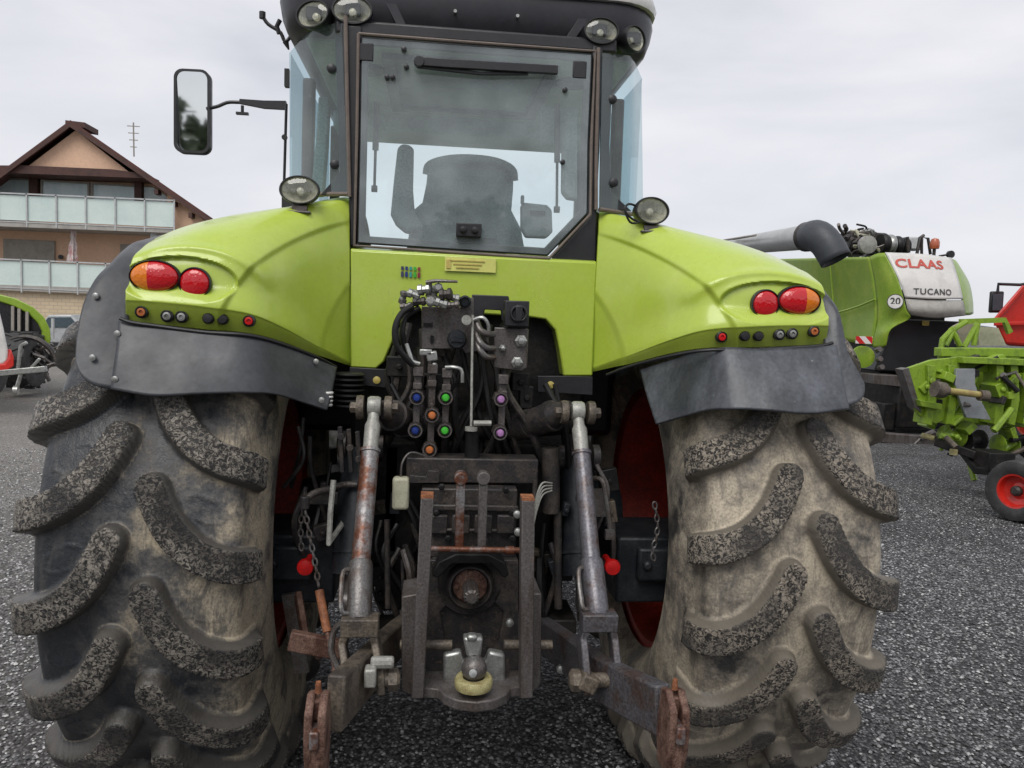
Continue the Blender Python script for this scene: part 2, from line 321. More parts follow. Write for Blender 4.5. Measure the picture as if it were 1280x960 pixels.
# ------------------------------------------------------------------ ground and gravel
def gravel_mat():
    m, nt, b = nodes('grey_gravel'); L = nt.links.new; tc = N(nt, 'ShaderNodeTexCoord'); src = tc.outputs['Object']
    v = N(nt, 'ShaderNodeTexVoronoi', i_Scale=62.0); L(src, v.inputs['Vector'])
    sp = N(nt, 'ShaderNodeSeparateColor'); L(v.outputs['Color'], sp.inputs[0])
    c1 = ramp(nt, sp.outputs[0], [(.0, (.03,.03,.032)), (.45, (.10,.10,.105)), (.8, (.26,.26,.265)), (1.0, (.48,.48,.475))])
    dk = ramp(nt, v.outputs['Distance'], [(.25, 1.0), (.65, .12)])
    c = mixc(nt, 1.0, c1, dk, 'MULTIPLY')
    n = N(nt, 'ShaderNodeTexNoise', i_Scale=.55, i_Detail=6, i_Distortion=1.5); L(src, n.inputs['Vector'])
    c = mixc(nt, 1.0, c, ramp(nt, n.outputs['Fac'], [(.35, .62), (.65, 1.25)]), 'MULTIPLY')
    n5 = N(nt, 'ShaderNodeTexNoise', i_Scale=16.0, i_Detail=9, i_Roughness=.85); L(src, n5.inputs['Vector'])
    c = mixc(nt, 1.0, c, ramp(nt, n5.outputs['Fac'], [(.38, .55), (.5, 1.0), (.62, 1.6)]), 'MULTIPLY')
    sxy = N(nt, 'ShaderNodeSeparateXYZ'); L(src, sxy.inputs[0])
    far = ramp(nt, N_map(nt, sxy.outputs[0], -5, -.8), [(0.0, 1.0), (1.0, 0.0)])
    c = mixc(nt, far, c, mixc(nt, .35, c, (.42,.39,.34)))
    L(c, b.inputs['Base Color']); b.inputs['Roughness'].default_value = .7
    bp = N(nt, 'ShaderNodeBump', i_Strength=1.0, i_Distance=.012); bp.invert = True; L(v.outputs['Distance'], bp.inputs['Height']); L(bp.outputs[0], b.inputs['Normal']); return m
def N_map(nt, s_, a, b_):
    mr = N(nt, 'ShaderNodeMapRange'); mr.inputs['From Min'].default_value = a; mr.inputs['From Max'].default_value = b_; nt.links.new(s_, mr.inputs[0]); return mr.outputs[0]
b_ = MB(); b_.add([(-1200,-200,0),(1200,-200,0),(1200,1500,0),(-1200,1500,0)], [(0,1,2,3)])
g = b_.build('ground', gravel_mat(), smooth=0); g['kind'] = 'structure'
def stone_mat():
    m, nt, b = nodes('gravel_stones'); L = nt.links.new
    at = N(nt, 'ShaderNodeAttribute'); at.attribute_name = 'tone'
    c = ramp(nt, at.outputs['Fac'], [(.0, (.035,.035,.037)), (.5, (.105,.105,.11)), (.85, (.28,.28,.285)), (1.0, (.52,.52,.51))])
    L(c, b.inputs['Base Color']); b.inputs['Roughness'].default_value = .6; return m
def gravel():
    # stones lie in the stretch of yard near the tractor; density falls with distance
    n0 = 95000
    y = 1.2+8.5*RNG.random(n0)**1.35; half = .35+y*.78
    x = -.0+(RNG.random(n0)*2-1)*half+y*.105
    s = (.0045+.0065*RNG.random(n0)**1.6)
    base = np.array([(1,0,0),(.3,.9,0),(-.8,.55,0),(-.75,-.6,0),(.35,-.95,0),(.1,.0,.75),(-.1,.1,-.7)], float)
    fc = np.array([(0,1,5),(1,2,5),(2,3,5),(3,4,5),(4,0,5)])
    ang = RNG.random(n0)*2*PI; ca, sa = np.cos(ang), np.sin(ang)
    V = base[None]*(1+.5*(RNG.random((n0, 7, 3))-.5)); 
    V[..., 2] += (RNG.random((n0,1))-.5)*.5*V[..., 0]
    X = V[..., 0]*ca[:, None]-V[..., 1]*sa[:, None]; Y = V[..., 0]*sa[:, None]+V[..., 1]*ca[:, None]
    P = np.stack([X*s[:, None]+x[:, None], Y*s[:, None]+y[:, None], (V[..., 2]*s[:, None]*1.0+s[:, None]*(.25+.5*RNG.random((n0,1))))], -1)[:, :6].reshape(-1, 3)
    F = (fc[None]+6*np.arange(n0)[:, None, None]).reshape(-1, 3)
    me = bpy.data.meshes.new('gravel'); me.vertices.add(len(P)); me.vertices.foreach_set('co', P.ravel().astype('f4'))
    me.loops.add(F.size); me.loops.foreach_set('vertex_index', F.ravel().astype('i4')); me.polygons.add(len(F))
    me.polygons.foreach_set('loop_start', (np.arange(len(F))*3).astype('i4')); me.update(calc_edges=True)
    a = me.attributes.new('tone', 'FLOAT', 'POINT'); a.data.foreach_set('value', np.repeat(np.clip(RNG.random(n0)*(1+.25*(x < -.9)), 0, 1), 6).astype('f4'))
    me.materials.append(stone_mat()); o = bpy.data.objects.new('gravel', me); COL.objects.link(o); o['kind'] = 'stuff'
    tag(o, 'loose grey crushed stone covering the yard around the tractor', 'gravel')
gravel()

# ------------------------------------------------------------------ tyre as a moulded surface
def tyre_mesh(name, RO, HT, NL, NT, NU, H=.055, hub=.53, side=.32):
    """HT half tread width, RO outer radius incl. lugs; lugs sweep from the centre line down and out"""
    cr0 = RO-H
    prof = [(0, cr0), (.10, cr0-.003), (.20, cr0-.012), (HT*.93, cr0-.028), (HT*1.03, cr0-.055), (HT*1.07, cr0-.10), (side*.985, cr0-.20), (side, cr0-.28), (side*.97, cr0-.35), (side*.86, hub+.03), (side*.76, hub)]
    prof = [(a*HT/.30 if a <= .2 else a, b) for a, b in prof]
    pp = cr(np.array(prof), np.linspace(0, len(prof)-1, 400)); arc = np.concatenate([[0], np.cumsum(np.hypot(*np.diff(pp, axis=0).T))])
    tot = arc[-1]; half = np.concatenate([np.linspace(0, .455*HT/.3, NU), np.linspace(.455*HT/.3, tot, NU//3)[1:]])
    u = np.concatenate([-half[::-1], half[1:]]); au = np.abs(u)
    x = np.interp(au, arc, pp[:, 0])*np.sign(u); r = np.interp(au, arc, pp[:, 1])
    nx = np.gradient(r, u); nr_ = np.gradient(x, u); ln = np.hypot(nx, nr_); nx, nr_ = -nx/ln, nr_/ln
    th = np.arange(NT)*2*PI/NT; pitch = 2*PI*(RO-H/2)/NL; Rm = RO-H/2; k = HT/.30
    cu = np.linspace(.055, .45, 68); cs = .26*(1-np.exp(-(cu-.06)/.105)); cu = cu*k; cs = cs*k
    wd = (.043+.009*np.clip((cu/k-.05)/.3, 0, 1))*k            # half width
    hgt = np.zeros((NT, len(u))); emb = np.zeros((NT, len(u)))
    S = th*Rm
    for sgn, off in ((1, 0), (-1, .5)):
        cols = np.where(sgn*u > -.05)[0]; uu = sgn*u[cols]
        sm = (S-off*pitch) % pitch
        best = np.full((NT, len(cols)), 9.0)
        for sh in (-2, -1, 0, 1):
            for j in range(0, 68):
                d = np.hypot(uu[None]-cu[j], (sm-sh*pitch-cs[j])[:, None])-wd[j]
                np.minimum(best, d, out=best)
        fade = 1-sstep(uu, .35*k, .445*k)
        t_ = np.clip((-best/k+.014)/.019, 0, 1); hl = np.minimum(1, np.where(t_ < .5, 2*t_*t_, .5+2*(t_-.5)))
        hgt[:, cols] = np.maximum(hgt[:, cols], hl*fade[None])
        sv_ = (sm-.05*k+pitch/2) % pitch-pitch/2; ee = np.hypot((uu[None]-.205*k)/(.062*k), (sv_[:, None]-.35*(uu[None]-.205*k))/(.040*k))
        emb[:, cols] += .0032*np.exp(-((ee-1)/.07)**2)
        # shallow oval mould mark between lugs
    att = hgt
    hh = hgt*H+emb*(hgt < .05)
    RR = r[None]+hh*nr_[None]; XX = x[None]+hh*nx[None]
    # theta measured so that larger s = lower on the rear side
    Y = -np.cos(th)[:, None]*RR; Z = -np.sin(th)[:, None]*RR
    V = np.stack([XX, Y, Z], -1); nc = len(u)
    i = np.arange(NT)[:, None]; j = np.arange(nc-1)[None]; i2 = (i+1) % NT
    F = np.stack([i*nc+j, i*nc+j+1, i2*nc+j+1, i2*nc+j], -1).reshape(-1, 4)
    me = bpy.data.meshes.new(name); P = V.reshape(-1, 3); me.vertices.add(len(P)); me.vertices.foreach_set('co', P.ravel().astype('f4'))
    me.loops.add(F.size); me.loops.foreach_set('vertex_index', F.ravel().astype('i4')); me.polygons.add(len(F)); me.polygons.foreach_set('loop_start', (np.arange(len(F))*4).astype('i4'))
    me.update(calc_edges=True); me.shade_smooth()
    a = me.attributes.new('lug', 'FLOAT', 'POINT'); a.data.foreach_set('value', att.ravel().astype('f4'))
    return me
def rim(parent, c, inn, hub, wdt, mat):
    """inn = +1 when the side facing the middle of the vehicle is +x"""
    cx, cy, cz = c; b = MB(); A = (inn, 0, 0)
    prof = [(hub+.035, wdt), (hub+.03, wdt-.015), (hub-.02, wdt-.03), (hub-.045, wdt-.09), (hub-.06, -.02), (hub-.12, -.05), (hub*.45, -.06), (hub*.42, -.02), (hub*.15, -.01), (.02, -.01)]
    b.lathe(c, prof, A, 64, caps=False)
    b.lathe(c, [(hub+.035, wdt-.004), (hub+.035, -wdt), (hub-.02, -wdt+.03), (hub-.06, -.06), (hub*.45, -.1), (.02, -.1)], A, 64, caps=False)
    for k in range(10):
        a = k*2*PI/10; b.lathe((cx-inn*.0, cy+math.cos(a)*hub*.3, cz+math.sin(a)*hub*.3), [(.016, -.02), (.016, .015), (.008, .03)], A, 6)
    b.build('rim', mat, parent)

# ================================================================== THE TRACTOR
AX = Vector((-.02, 3.1, .95))
T = thing('tractor', 'large lime green tractor seen from behind with muddy lugged tyres and glazed cab', 'tractor', (-.02, 3.1, 0))
tm = tyre_mesh('tyre', 1.0, .27, 21, 1000, 56)
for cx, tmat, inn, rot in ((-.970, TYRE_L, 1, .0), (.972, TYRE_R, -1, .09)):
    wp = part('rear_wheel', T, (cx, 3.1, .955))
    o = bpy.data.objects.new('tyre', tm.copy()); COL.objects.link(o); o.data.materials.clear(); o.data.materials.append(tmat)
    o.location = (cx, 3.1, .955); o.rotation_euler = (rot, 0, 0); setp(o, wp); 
    rim(wp, (cx, 3.1, .955), inn, .53, .25, REDRIM)
fm = tyre_mesh('front_tyre', .72, .24, 18, 300, 16, .045, .36, .28); fm.materials.append(TYRE_S)
for cx, inn in ((-.95, 1), (.92, -1)):
    wp = part('front_wheel', T, (cx, 5.95, .70)); o = bpy.data.objects.new('tyre', fm); COL.objects.link(o); o.location = (cx, 5.95, .70); setp(o, wp)
    rim(wp, (cx, 5.95, .70), inn, .36, .2, REDRIM)
b = MB(); b.box((-.02,5.95,.68), (1.5,.2,.2)); b.box((-.02,5.6,.85), (.5,1.8,.4)); b.build('front_axle', DARK, T, bevel=.02)

from mathutils.bvhtree import BVHTree
FEND = []
def bvh(o):
    return BVHTree.FromPolygons([v.co.copy() for v in o.data.vertices], [tuple(p.vertices) for p in o.data.polygons])
def hit(t, px, py, dflt):
    d = (W(px, py, 5)-CAM).normalized(); h_ = t.ray_cast(CAM, d)[0]
    return h_ if h_ is not None else W(px, py, dflt)
# ---- rear fenders
MIR = False
def mx(p):
    """the other side of the tractor: mirrored about its middle"""
    a = abs(p[0]); return Vector((-.04-p[0]+.1*max(0, min(1.1, (a-.45)/.75)), p[1], p[2]))
FR = [
 [(157,401,2.33),(200,406,2.33),(255,412,2.34),(310,417,2.36),(350,427,2.44),(395,444,2.58),(437,459,2.71)],
 [(157,379,2.295),(200,382,2.295),(255,388,2.30),(310,396,2.33),(350,411,2.41),(395,434,2.56),(437,455,2.70)],
 [(157,372,2.288),(200,374,2.288),(255,380,2.293),(310,388,2.325),(350,404,2.405),(395,428,2.558),(437,449,2.70)],
 [(158,352,2.30),(198,352,2.30),(252,358,2.31),(308,360,2.345),(350,375,2.43),(395,398,2.57),(437,420,2.70)],
 [(166,326,2.33),(203,318,2.325),(254,322,2.335),(308,325,2.37),(352,335,2.45),(396,350,2.58),(437,372,2.70)],
 [(180,308,2.40),(214,298,2.40),(262,290,2.42),(310,288,2.46),(354,292,2.52),(398,300,2.61),(437,315,2.71)],
 [(192,300,2.52),(224,288,2.52),(268,276,2.54),(312,269,2.57),(356,262,2.62),(399,257,2.68),(437,262,2.75)],
 [(200,297,2.64),(230,284,2.66),(272,273,2.68),(316,266,2.70),(358,260,2.74),(400,252,2.78),(437,247,2.82)]]
FP = [[W(*q) for q in row] for row in FR]
last = FP[-1]
FP.append([Vector((p.x, p.y+.35, p.z+.045)) for p in last]); FP.append([Vector((p.x, p.y+.85, p.z-.03)) for p in last]); FP.append([Vector((p.x, p.y+1.25, p.z-.33)) for p in last])
FA = patch(FP, 230, 190)
def ell(A, c, a, bq): return np.sqrt(((A[..., 0]-c.x)/a)**2+((A[..., 2]-c.z)/bq)**2)
rr_ = W(224,351,2.31)
near = 1-sstep(FA[..., 1], 2.62, 2.8)
def circ(pts, y):
    P = [W(a, b_, y) for a, b_ in pts]; (ax, az), (bx, bz), (cx, cz) = [(p.x, p.z) for p in P]
    d = 2*(ax*(bz-cz)+bx*(cz-az)+cx*(az-bz)); ux = ((ax*ax+az*az)*(bz-cz)+(bx*bx+bz*bz)*(cz-az)+(cx*cx+cz*cz)*(az-bz))/d
    uz = ((ax*ax+az*az)*(cx-bx)+(bx*bx+bz*bz)*(ax-cx)+(cx*cx+cz*cz)*(bx-ax))/d; return ux, uz, math.hypot(ax-ux, az-uz)
def inside(c, wdt):
    d = np.hypot(FA[..., 0]-c[0], FA[..., 2]-c[1])-c[2]; return 1-sstep(d, -wdt, wdt), d
c1 = circ(((378,286),(330,328),(293,390)), 2.45); m1, d1 = inside(c1, .007)
FA[..., 1] += .016*m1*near
c2 = circ(((440,345),(416,386),(402,442)), 2.62); m2, d2 = inside(c2, .007)
FA[..., 1] += (.012+.35*np.clip(-d2, 0, .1))*m2*(1-sstep(FA[..., 1], 2.72, 2.85))
e = ell(FA, rr_, .160, .074); FA[..., 1] += .022*(1-sstep(e, .90, 1.0))*sstep(FA[..., 2], rr_.z-.07, rr_.z-.005)*near
e2 = ell(FA, W(232,354,2.31), .205, .108); FA[..., 1] -= .012*np.exp(-((e2-1)/.12)**2)*near*sstep(FA[..., 2], rr_.z-.03, rr_.z+.04)
for s_ in (0, 1):
    A = FA.copy()
    if s_:
        A = np.array([[tuple(mx(p)) for p in row] for row in A])
    fo_ = MB().grid(A).build('fender', GREEN, T, smooth=50, solid=.006); FEND.append(bvh(fo_))
# ---- rubber mudguards below and outside the green fender
FL = [[(149,403,2.30),(200,410,2.30),(255,416,2.31),(310,420,2.33),(350,431,2.41),(395,449,2.53),(419,460,2.60)],
      [(147,430,2.265),(200,440,2.265),(255,445,2.27),(310,448,2.29),(350,460,2.37),(390,475,2.48),(415,484,2.54)],
      [(143,462,2.235),(198,472,2.235),(254,472,2.24),(308,474,2.26),(346,480,2.33),(385,495,2.43),(411,502,2.49)],
      [(140,487,2.215),(195,495,2.215),(252,493,2.22),(305,492,2.24),(343,494,2.31),(382,505,2.41),(408,513,2.46)]]
FO = [[(140,488,2.213),(118,481,2.215),(102,470,2.22),(94,452,2.235)],
      [(144,452,2.245),(122,445,2.25),(104,433,2.255),(96,420,2.265)],
      [(149,405,2.295),(130,398,2.295),(113,388,2.30),(104,380,2.31)],
      [(152,368,2.33),(138,360,2.335),(126,352,2.34),(119,349,2.35)],
      [(160,338,2.38),(150,332,2.39),(142,329,2.40),(137,330,2.42)],
      [(176,314,2.48),(168,311,2.49),(160,310,2.50),(154,313,2.52)],
      [(194,300,2.62),(186,299,2.63),(178,300,2.65),(172,303,2.67)]]
def flap(rows, nr, nc, m, name, ext=False, wav=0):
    P = [[W(*q) for q in r_] for r_ in rows]
    if ext:
        for r_ in P: r_[0] = r_[0]+Vector((.02, .012, 0))
    if ext:
        l_ = P[-1]; P.append([Vector((p.x, p.y+.4, p.z+.05)) for p in l_]); P.append([Vector((p.x, p.y+.9, p.z-.06)) for p in l_]); P.append([Vector((p.x, p.y+1.25, p.z-.4)) for p in l_])
    A = patch(P, nr, nc)
    if wav: A[..., 1] -= wav*np.sin(A[..., 0]*13+1)*np.linspace(0, 1, nr)[:, None]
    for s_ in (0, 1):
        B = A if not s_ else np.array([[tuple(mx(p)) for p in row] for row in A])
        if s_ and ext:
            zz = B[..., 2]; fz = .45+.45*(1-sstep(zz, 1.54, 1.72)); xin = B[:, :1, 0]; B[..., 0] = xin+(B[..., 0]-xin)*fz
        if s_ and wav:   # the flap on this side hangs lower and ripples
            wv = np.linspace(0, 1, nr)[:, None]; tt = sstep(-B[..., 0], -.95, -.40); B[..., 2] -= .015*wv*tt; B[..., 0] += .115*tt; B[..., 2] += .022*(1-wv)*tt; B[..., 1] -= .02+.035*wv
        MB().grid(B).build(name, m[s_], T, smooth=60, solid=.008)
flap(FL, 26, 70, (FLAP, FLAPSIDE), 'mudguard', wav=.012)
flap(FO, 70, 16, (FLAP, FLAPSIDE), 'mudguard_extension', ext=True)
for s_ in (0, 1):  # black rubber beading between fender and mudguard, fastening screws
    pts = [W(*q) for q in ((150,398,2.285),(165,403,2.285),(200,408,2.29),(255,415,2.30),(310,419,2.315),(350,429,2.395),(395,446,2.52),(420,459,2.60))]
    if s_: pts = [mx(p) for p in pts]
    MB().rod(spline(pts, 40), .0055, 8).build('fender_beading', BLACKP, T)
    scr = [(147,417,2.27),(144,474,2.215),(402,500,2.43),(116,447,2.235),(120,370,2.31),(395,452,2.50)] if not s_ else [(147,417,2.27),(144,474,2.215),(178,428,2.245),(196,486,2.19),(148,455,2.225)]
    for q in scr:
        p = W(*q); p = mx(p) if s_ else p
        MB().lathe(p, [(.009, -.004), (.009, .004), (.004, .006)], (0,-1,0), 12).build('mudguard_screw', GALV, T)
# ---- tail lights
def dome(c, rx, rz, d, x0=-2, x1=2, n=28, m=9):
    """lens dome facing the camera, keeping only x0..x1 of its unit width"""
    b = MB(); c = Vector(c); A = np.zeros((m*2+1, n+1, 3))
    us = np.linspace(max(-1, x0), min(1, x1), n+1)
    for j, u_ in enumerate(us):
        h = math.sqrt(max(0, 1-u_*u_))
        for i, v_ in enumerate(np.linspace(-1, 1, m*2+1)):
            v2 = v_*h; q = max(0, 1-u_*u_-v2*v2); A[i, j] = (c.x+rx*u_, c.y-d*q**.6, c.z+rz*v2)
    return b.grid(A)
for s_ in (0, 1):
    sg = 1 if not s_ else -1
    c = W(195,346,2.325) if not s_ else W(997,376,2.325)
    b = MB(); b.lathe(c, [(1, .0), (1.0, .012), (.95, .018), (.93, .010)], (0,-1,0), 40, sx=.072, sz=.048)
    h = b.build('tail_light', BLACKP, T)
    b = MB(); b.lathe(c, [(.99, .012), (.95, .0195), (.90, .02)], (0,-1,0), 40, sx=.0695, sz=.0465, caps=False); 
    cc = Vector((c.x, c.y-.012, c.z)); sp = -.22
    a0, a1 = ((-1, sp), (sp, 1)) if not s_ else ((.22, 1), (-1, .22))
    dome(cc, .0665, .0435, .022, *a0).build('amber_lens', LAMB, h); dome(cc, .0665, .0435, .022, *a1).build('red_lens', LRED, h)
    c = W(245,354,2.33) if not s_ else W(955,380,2.33)
    h = MB().lathe(c, [(1, .0), (1.0, .014), (.93, .018), (.9, .010)], (0,-1,0), 36, sx=.046, sz=.046).build('round_tail_light', BLACKP, T)
    dome((c.x, c.y-.012, c.z), .0415, .0415, .014).build('red_lens', LRED, h)
    # row of sockets and blanks in the lower strip
    L_ = [(178,390,'amb'),(210,395,'sock'),(228,396,'sock'),(261,398,'cap'),(279,399,'cap'),(312,401,'red')] if not s_ else [(1016,414,'amb'),(989,417,'sock'),(973,418,'sock'),(947,420,'cap'),(930,420,'cap'),(901,421,'red')]
    for px, py, k in L_:
        p = hit(FEND[s_], px, py, 2.33)+Vector((0,.004,0))
        if k == 'cap': MB().lathe(p, [(.016, 0), (.016, .014), (.012, .02), (.004, .021)], (0,-1,0), 20).build('blanking_cap', BLACKP, T)
        else:
            h = MB().lathe(p, [(.018, 0), (.018, .014), (.014, .018), (.012, .010), (.004, .010)], (0,-1,0), 22).build('push_button' if k != 'sock' else 'socket', BLACKP, T)
            MB().lathe((p.x, p.y-.009, p.z), [(.0125, 0), (.0115, .008), (.006, .009), (.005, .003)], (0,-1,0), 16).build('button_face', {'amb': ORNG, 'sock': GALV, 'red': REDK}[k], h)

# ---- green centre panel
def wp_(L_, y): return [W(a, b, y) for a, b in L_]
out = [(438,312),(590,320),(746,328),(743,400),(741,470),(704,470),(700,440),(694,412),(682,399),(660,396),(520,388),(510,392),(500,404),(490,428),(480,452),(470,461),(438,459)]
b = MB(); b.prism(wp_(out, 2.715), (0,.09,0)); b.build('centre_panel', GREEN, T, bevel=.006)
b = MB(); b.prism([W(438,311,2.72), W(746,327,2.72), W(746,327,2.72)+Vector((0,.1,.02)), W(438,311,2.72)+Vector((0,.1,.02))], (0,0,-.01)); b.build('panel_top', GREEN, T, bevel=.004)
b = MB(); b.box(W(588,331,2.708), (.178,.004,.048)); o = b.build('warning_sticker', STICK, T)
b = MB(); c = W(588,331,2.7035)
for k in range(3): b.box((c.x-.01, c.y, c.z+.013-k*.012), (.12-.02*k, .002, .004))
b.box((c.x-.076, c.y, c.z), (.016, .002, .03)); b.build('sticker_print', STICK2, o)
cm = [M('icon_dark', (.05,.05,.12)), BLUE, M('icon_teal', (.05,.35,.30)), LGREEN, M('icon_red', (.3,.03,.05))]
for i in range(5):
    b = MB(); p = W(503+i*5.2, 335+.3*i, 2.710); b.box(p, (.009,.003,.012)); b.box((p.x, p.y, p.z-.021), (.009,.003,.018)); b.build('coloured_icon', cm[i], T)
# ---- inner bodywork / rear axle and gearbox
b = MB(); b.box((-.02,3.3,1.55), (.86,1.0,.75)); b.box((-.02,3.4,1.0), (.62,1.4,.62)); b.box((-.02, 4.9,1.05), (.6,2.4,.6)); b.build('chassis', DARK, T, bevel=.02)
b = MB(); b.rod([(-.66,3.1,.955),(-.45,3.1,.955),(.42,3.1,.955),(.62,3.1,.955)], [.13,.18,.18,.13], 28); 
b.build('rear_axle_housing', BLUEGREY, T)
for p, w_ in ((W(372,695,2.78), .30), (W(808,697,2.78), .30)):
    b = MB(); b.box(p, (w_,.30,.24)); b.box((p.x, p.y-.16, p.z+.03), (w_*.55,.05,.12)); b.lathe((p.x-.05, p.y-.17, p.z+.03), [(.02,0),(.02,.03)], (0,-1,0), 6); b.build('axle_bracket', BLUEGREY, T, bevel=.02)
for p in (W(382,708,2.5), W(765,708,2.5)):
    b = MB(); b.lathe(p, [(.012, -.10), (.012, -.01), (.026, -.004), (.028, .006), (.025, .016), (.01, .02)], (0,-1,0), 18); b.build('red_knob', REDK, T)

# ---- gearbox rear face, PTO
b = MB(); b.box(W(585,648,2.42), (.30,.12,.22)); b.box(W(590,775,2.40), (.27,.10,.44)); b.box(W(590,585,2.46), (.42,.1,.08))
for k in range(4): b.box(W(548+k*28, 655, 2.345), (.055,.02,.06))
b.beam([W(540,662,2.345), W(648,664,2.345)], (.01,.012)); b.beam([W(540,634,2.345), W(648,636,2.345)], (.012,.02))
b.build('gearbox_casing', DARK2, T, bevel=.008)
for q in ((545,640),(640,640),(552,608),(632,612),(560,672),(640,672)):
    MB().lathe(W(*q, 2.345), [(.011,0),(.011,.012),(.006,.014)], (0,-1,0), 6).build('casing_bolt', DARK, T, smooth=20)
for q in ((646,642),(647,664),(700,835),(637,777)):
    MB().lathe(W(*q, 2.28), [(.012,0),(.012,.014),(.005,.018)], (0,-1,0), 10).build('bright_bolt', GALV, T)
b = MB()
for sx_ in (-1, 1):
    b.prism([W(590+sx_*58,700,2.33), W(590+sx_*58,862,2.33), W(590+sx_*22,862,2.33), W(590+sx_*22,815,2.33), W(590+sx_*34,800,2.33), W(590+sx_*40,765,2.33), W(590+sx_*26,750,2.33), W(590+sx_*20,700,2.33)], (0,.02,0))
b.build('hitch_backing_plate', DARK2, T, bevel=.003)
c = W(587,728,2.34)
b = MB(); b.lathe(c, [(.075, 0), (.075, .03), (.066, .05), (.060, .05), (.055, .02)], (0,-1,0), 32); b.lathe((c.x,c.y,c.z), [(.105, -.02), (.105, .0), (.1,.01)], (0,-1,0), 32)
pt = b.build('pto_housing', DARK2, T)
b = MB(); b.lathe((c.x, c.y-.02, c.z), [(.052,0),(.052,.012),(.032,.014)], (0,-1,0), 28)
for k in range(8):
    a = k*PI/4; b.lathe((c.x+.042*math.cos(a), c.y-.03, c.z+.042*math.sin(a)), [(.008,0),(.008,.010)], (0,-1,0), 6)
b.build('pto_flange', RUST2, pt)
b = MB(); n = 42; prf = []
for k in range(n):
    pass
def spl(r, c, h0, h1):
    ring = lambda h, rr: [Vector((c.x+rr*(1-(.12 if k % 2 else 0))*math.cos(k*2*PI/24), c.y-h, c.z+rr*(1-(.12 if k % 2 else 0))*math.sin(k*2*PI/24))) for k in range(24)]
    return MB().rings([ring(h0, r), ring(h1, r), ring(h1+.006, r*.7)])
spl(.024, c, .03, .13).build('pto_shaft', STEEL, pt, smooth=20)
b = MB(); b.prism([c+Vector((dx, .0, dz)) for dx, dz in ((-.12,.05),(-.10,.09),(-.05,.115),(.05,.115),(.10,.09),(.115,.05),(.10,.04),(.06,.085),(-.06,.085),(-.10,.04))], (0,-.08,0)); b.build('pto_guard', DARK, T, bevel=.004)

# ---- hitch frame: side bars and plates
HF = part('hitch_frame', T, (-.02, 2.1, .7))
for q0, q1, w_, d_ in (((534,620),(522,868),.034,.05), ((659,623),(657,868),.036,.05)):
    b = MB(); b.beam([W(*q0, 2.06), W(*q1, 2.06)], (.05, w_), up=(1,0,0)); b.build('side_bar', STEELF, HF, bevel=.003)
    b = MB(); p = W(*q0, 2.06); b.box((p.x, p.y, p.z+.003), (.034,.05,.008)); b.build('bar_end', ORUST, HF)
for q, sg in (([(502,746),(524,742),(522,868),(515,870),(502,864)], -1), ([(667,742),(677,742),(676,855),(668,864),(664,868)], 1)):
    b = MB(); b.prism([W(a, c_, 2.10) for a, c_ in q], (0,.14,0)); b.build('side_plate', STEELF, HF, bevel=.004)
for x_, m_ in ((575, RUST), (603, STEELF)):
    b = MB(); b.beam([W(x_+1,594,2.22), W(x_-1,682,2.22)], (.03, .026), up=(1,0,0)); b.lathe(W(x_+1,597,2.22)+Vector((0,0,0)), [(.02,-.02),(.02,.02)], (0,-1,0), 14); b.build('link_guide', m_, HF, bevel=.003)
b = MB(); b.rod([W(536,686,2.2), W(652,688,2.2)], .009, 12); b.lathe(W(637,688,2.2)+Vector((0,0,0)), [(.013,-.012),(.013,.012)], (1,0,0), 12); b.build('cross_rod', RUST, HF)
b = MB(); b.rod([W(500,806,2.12), W(565,806,2.12)], .014, 12); b.build('latch_pin', MUDST, HF); b = MB(); b.rod([W(630,806,2.12), W(690,806,2.12)], .014, 12); b.build('latch_pin', MUDST, HF)
# ---- ball hitch
BH = part('ball_hitch', T, tuple(W(592,850,2.02)))
c = W(593,866,2.06)
pts = [(-.16,.10),(-.16,.0),(-.10,-.01),(-.085,-.045),(-.05,-.075),(0,-.088),(.05,-.075),(.085,-.045),(.10,-.01),(.14,.0),(.14,.10)]
b = MB(); b.prism([(c.x+p[0], c.y+p[1], c.z-.012) for p in pts], (0,0,.03)); b.build('base_plate', STEELF, BH, bevel=.004)
b = MB(); b.prism([W(q[0], q[1], 2.13) for q in ((554,812),(576,808),(579,820),(592,826),(606,820),(610,808),(630,812),(631,862),(554,860))], (0,-.035,0)); b.build('silver_bracket', GALV, BH, bevel=.008)
b = MB(); b.prism([W(q[0], q[1], 2.07) for q in ((578,790),(603,790),(600,815),(583,815))], (0,-.04,0)); b.box(W(590,796,2.04), (.03,.03,.02)); b.build('clamp', GALV, BH, bevel=.008)
c2 = W(592,853,2.02)
b = MB(); b.lathe((c2.x, c2.y, c2.z-.012), [(.030,0),(.050,0),(.052,.006),(.052,.022),(.048,.028),(.03,.028)], (0,0,1), 36, caps=False); b.build('yellow_ring', YELR, BH)
b = MB(); b.lathe((c2.x, c2.y, c2.z), [(.024,0),(.022,.018)]+[(.035*math.sin(a), .040-.035*math.cos(a)*1.0) for a in [R(x) for x in range(40, 176, 12)]]+[(.012, .073)], (0,0,1), 32)
b.build('tow_ball', STEEL, BH)
b = MB(); b.lathe((c2.x-.005, c2.y-.034, c2.z+.042), [(.011,0),(.011,.004),(.004,.005)], (0,-1,.35), 10); b.build('ball_wear_mark', GALV, BH)

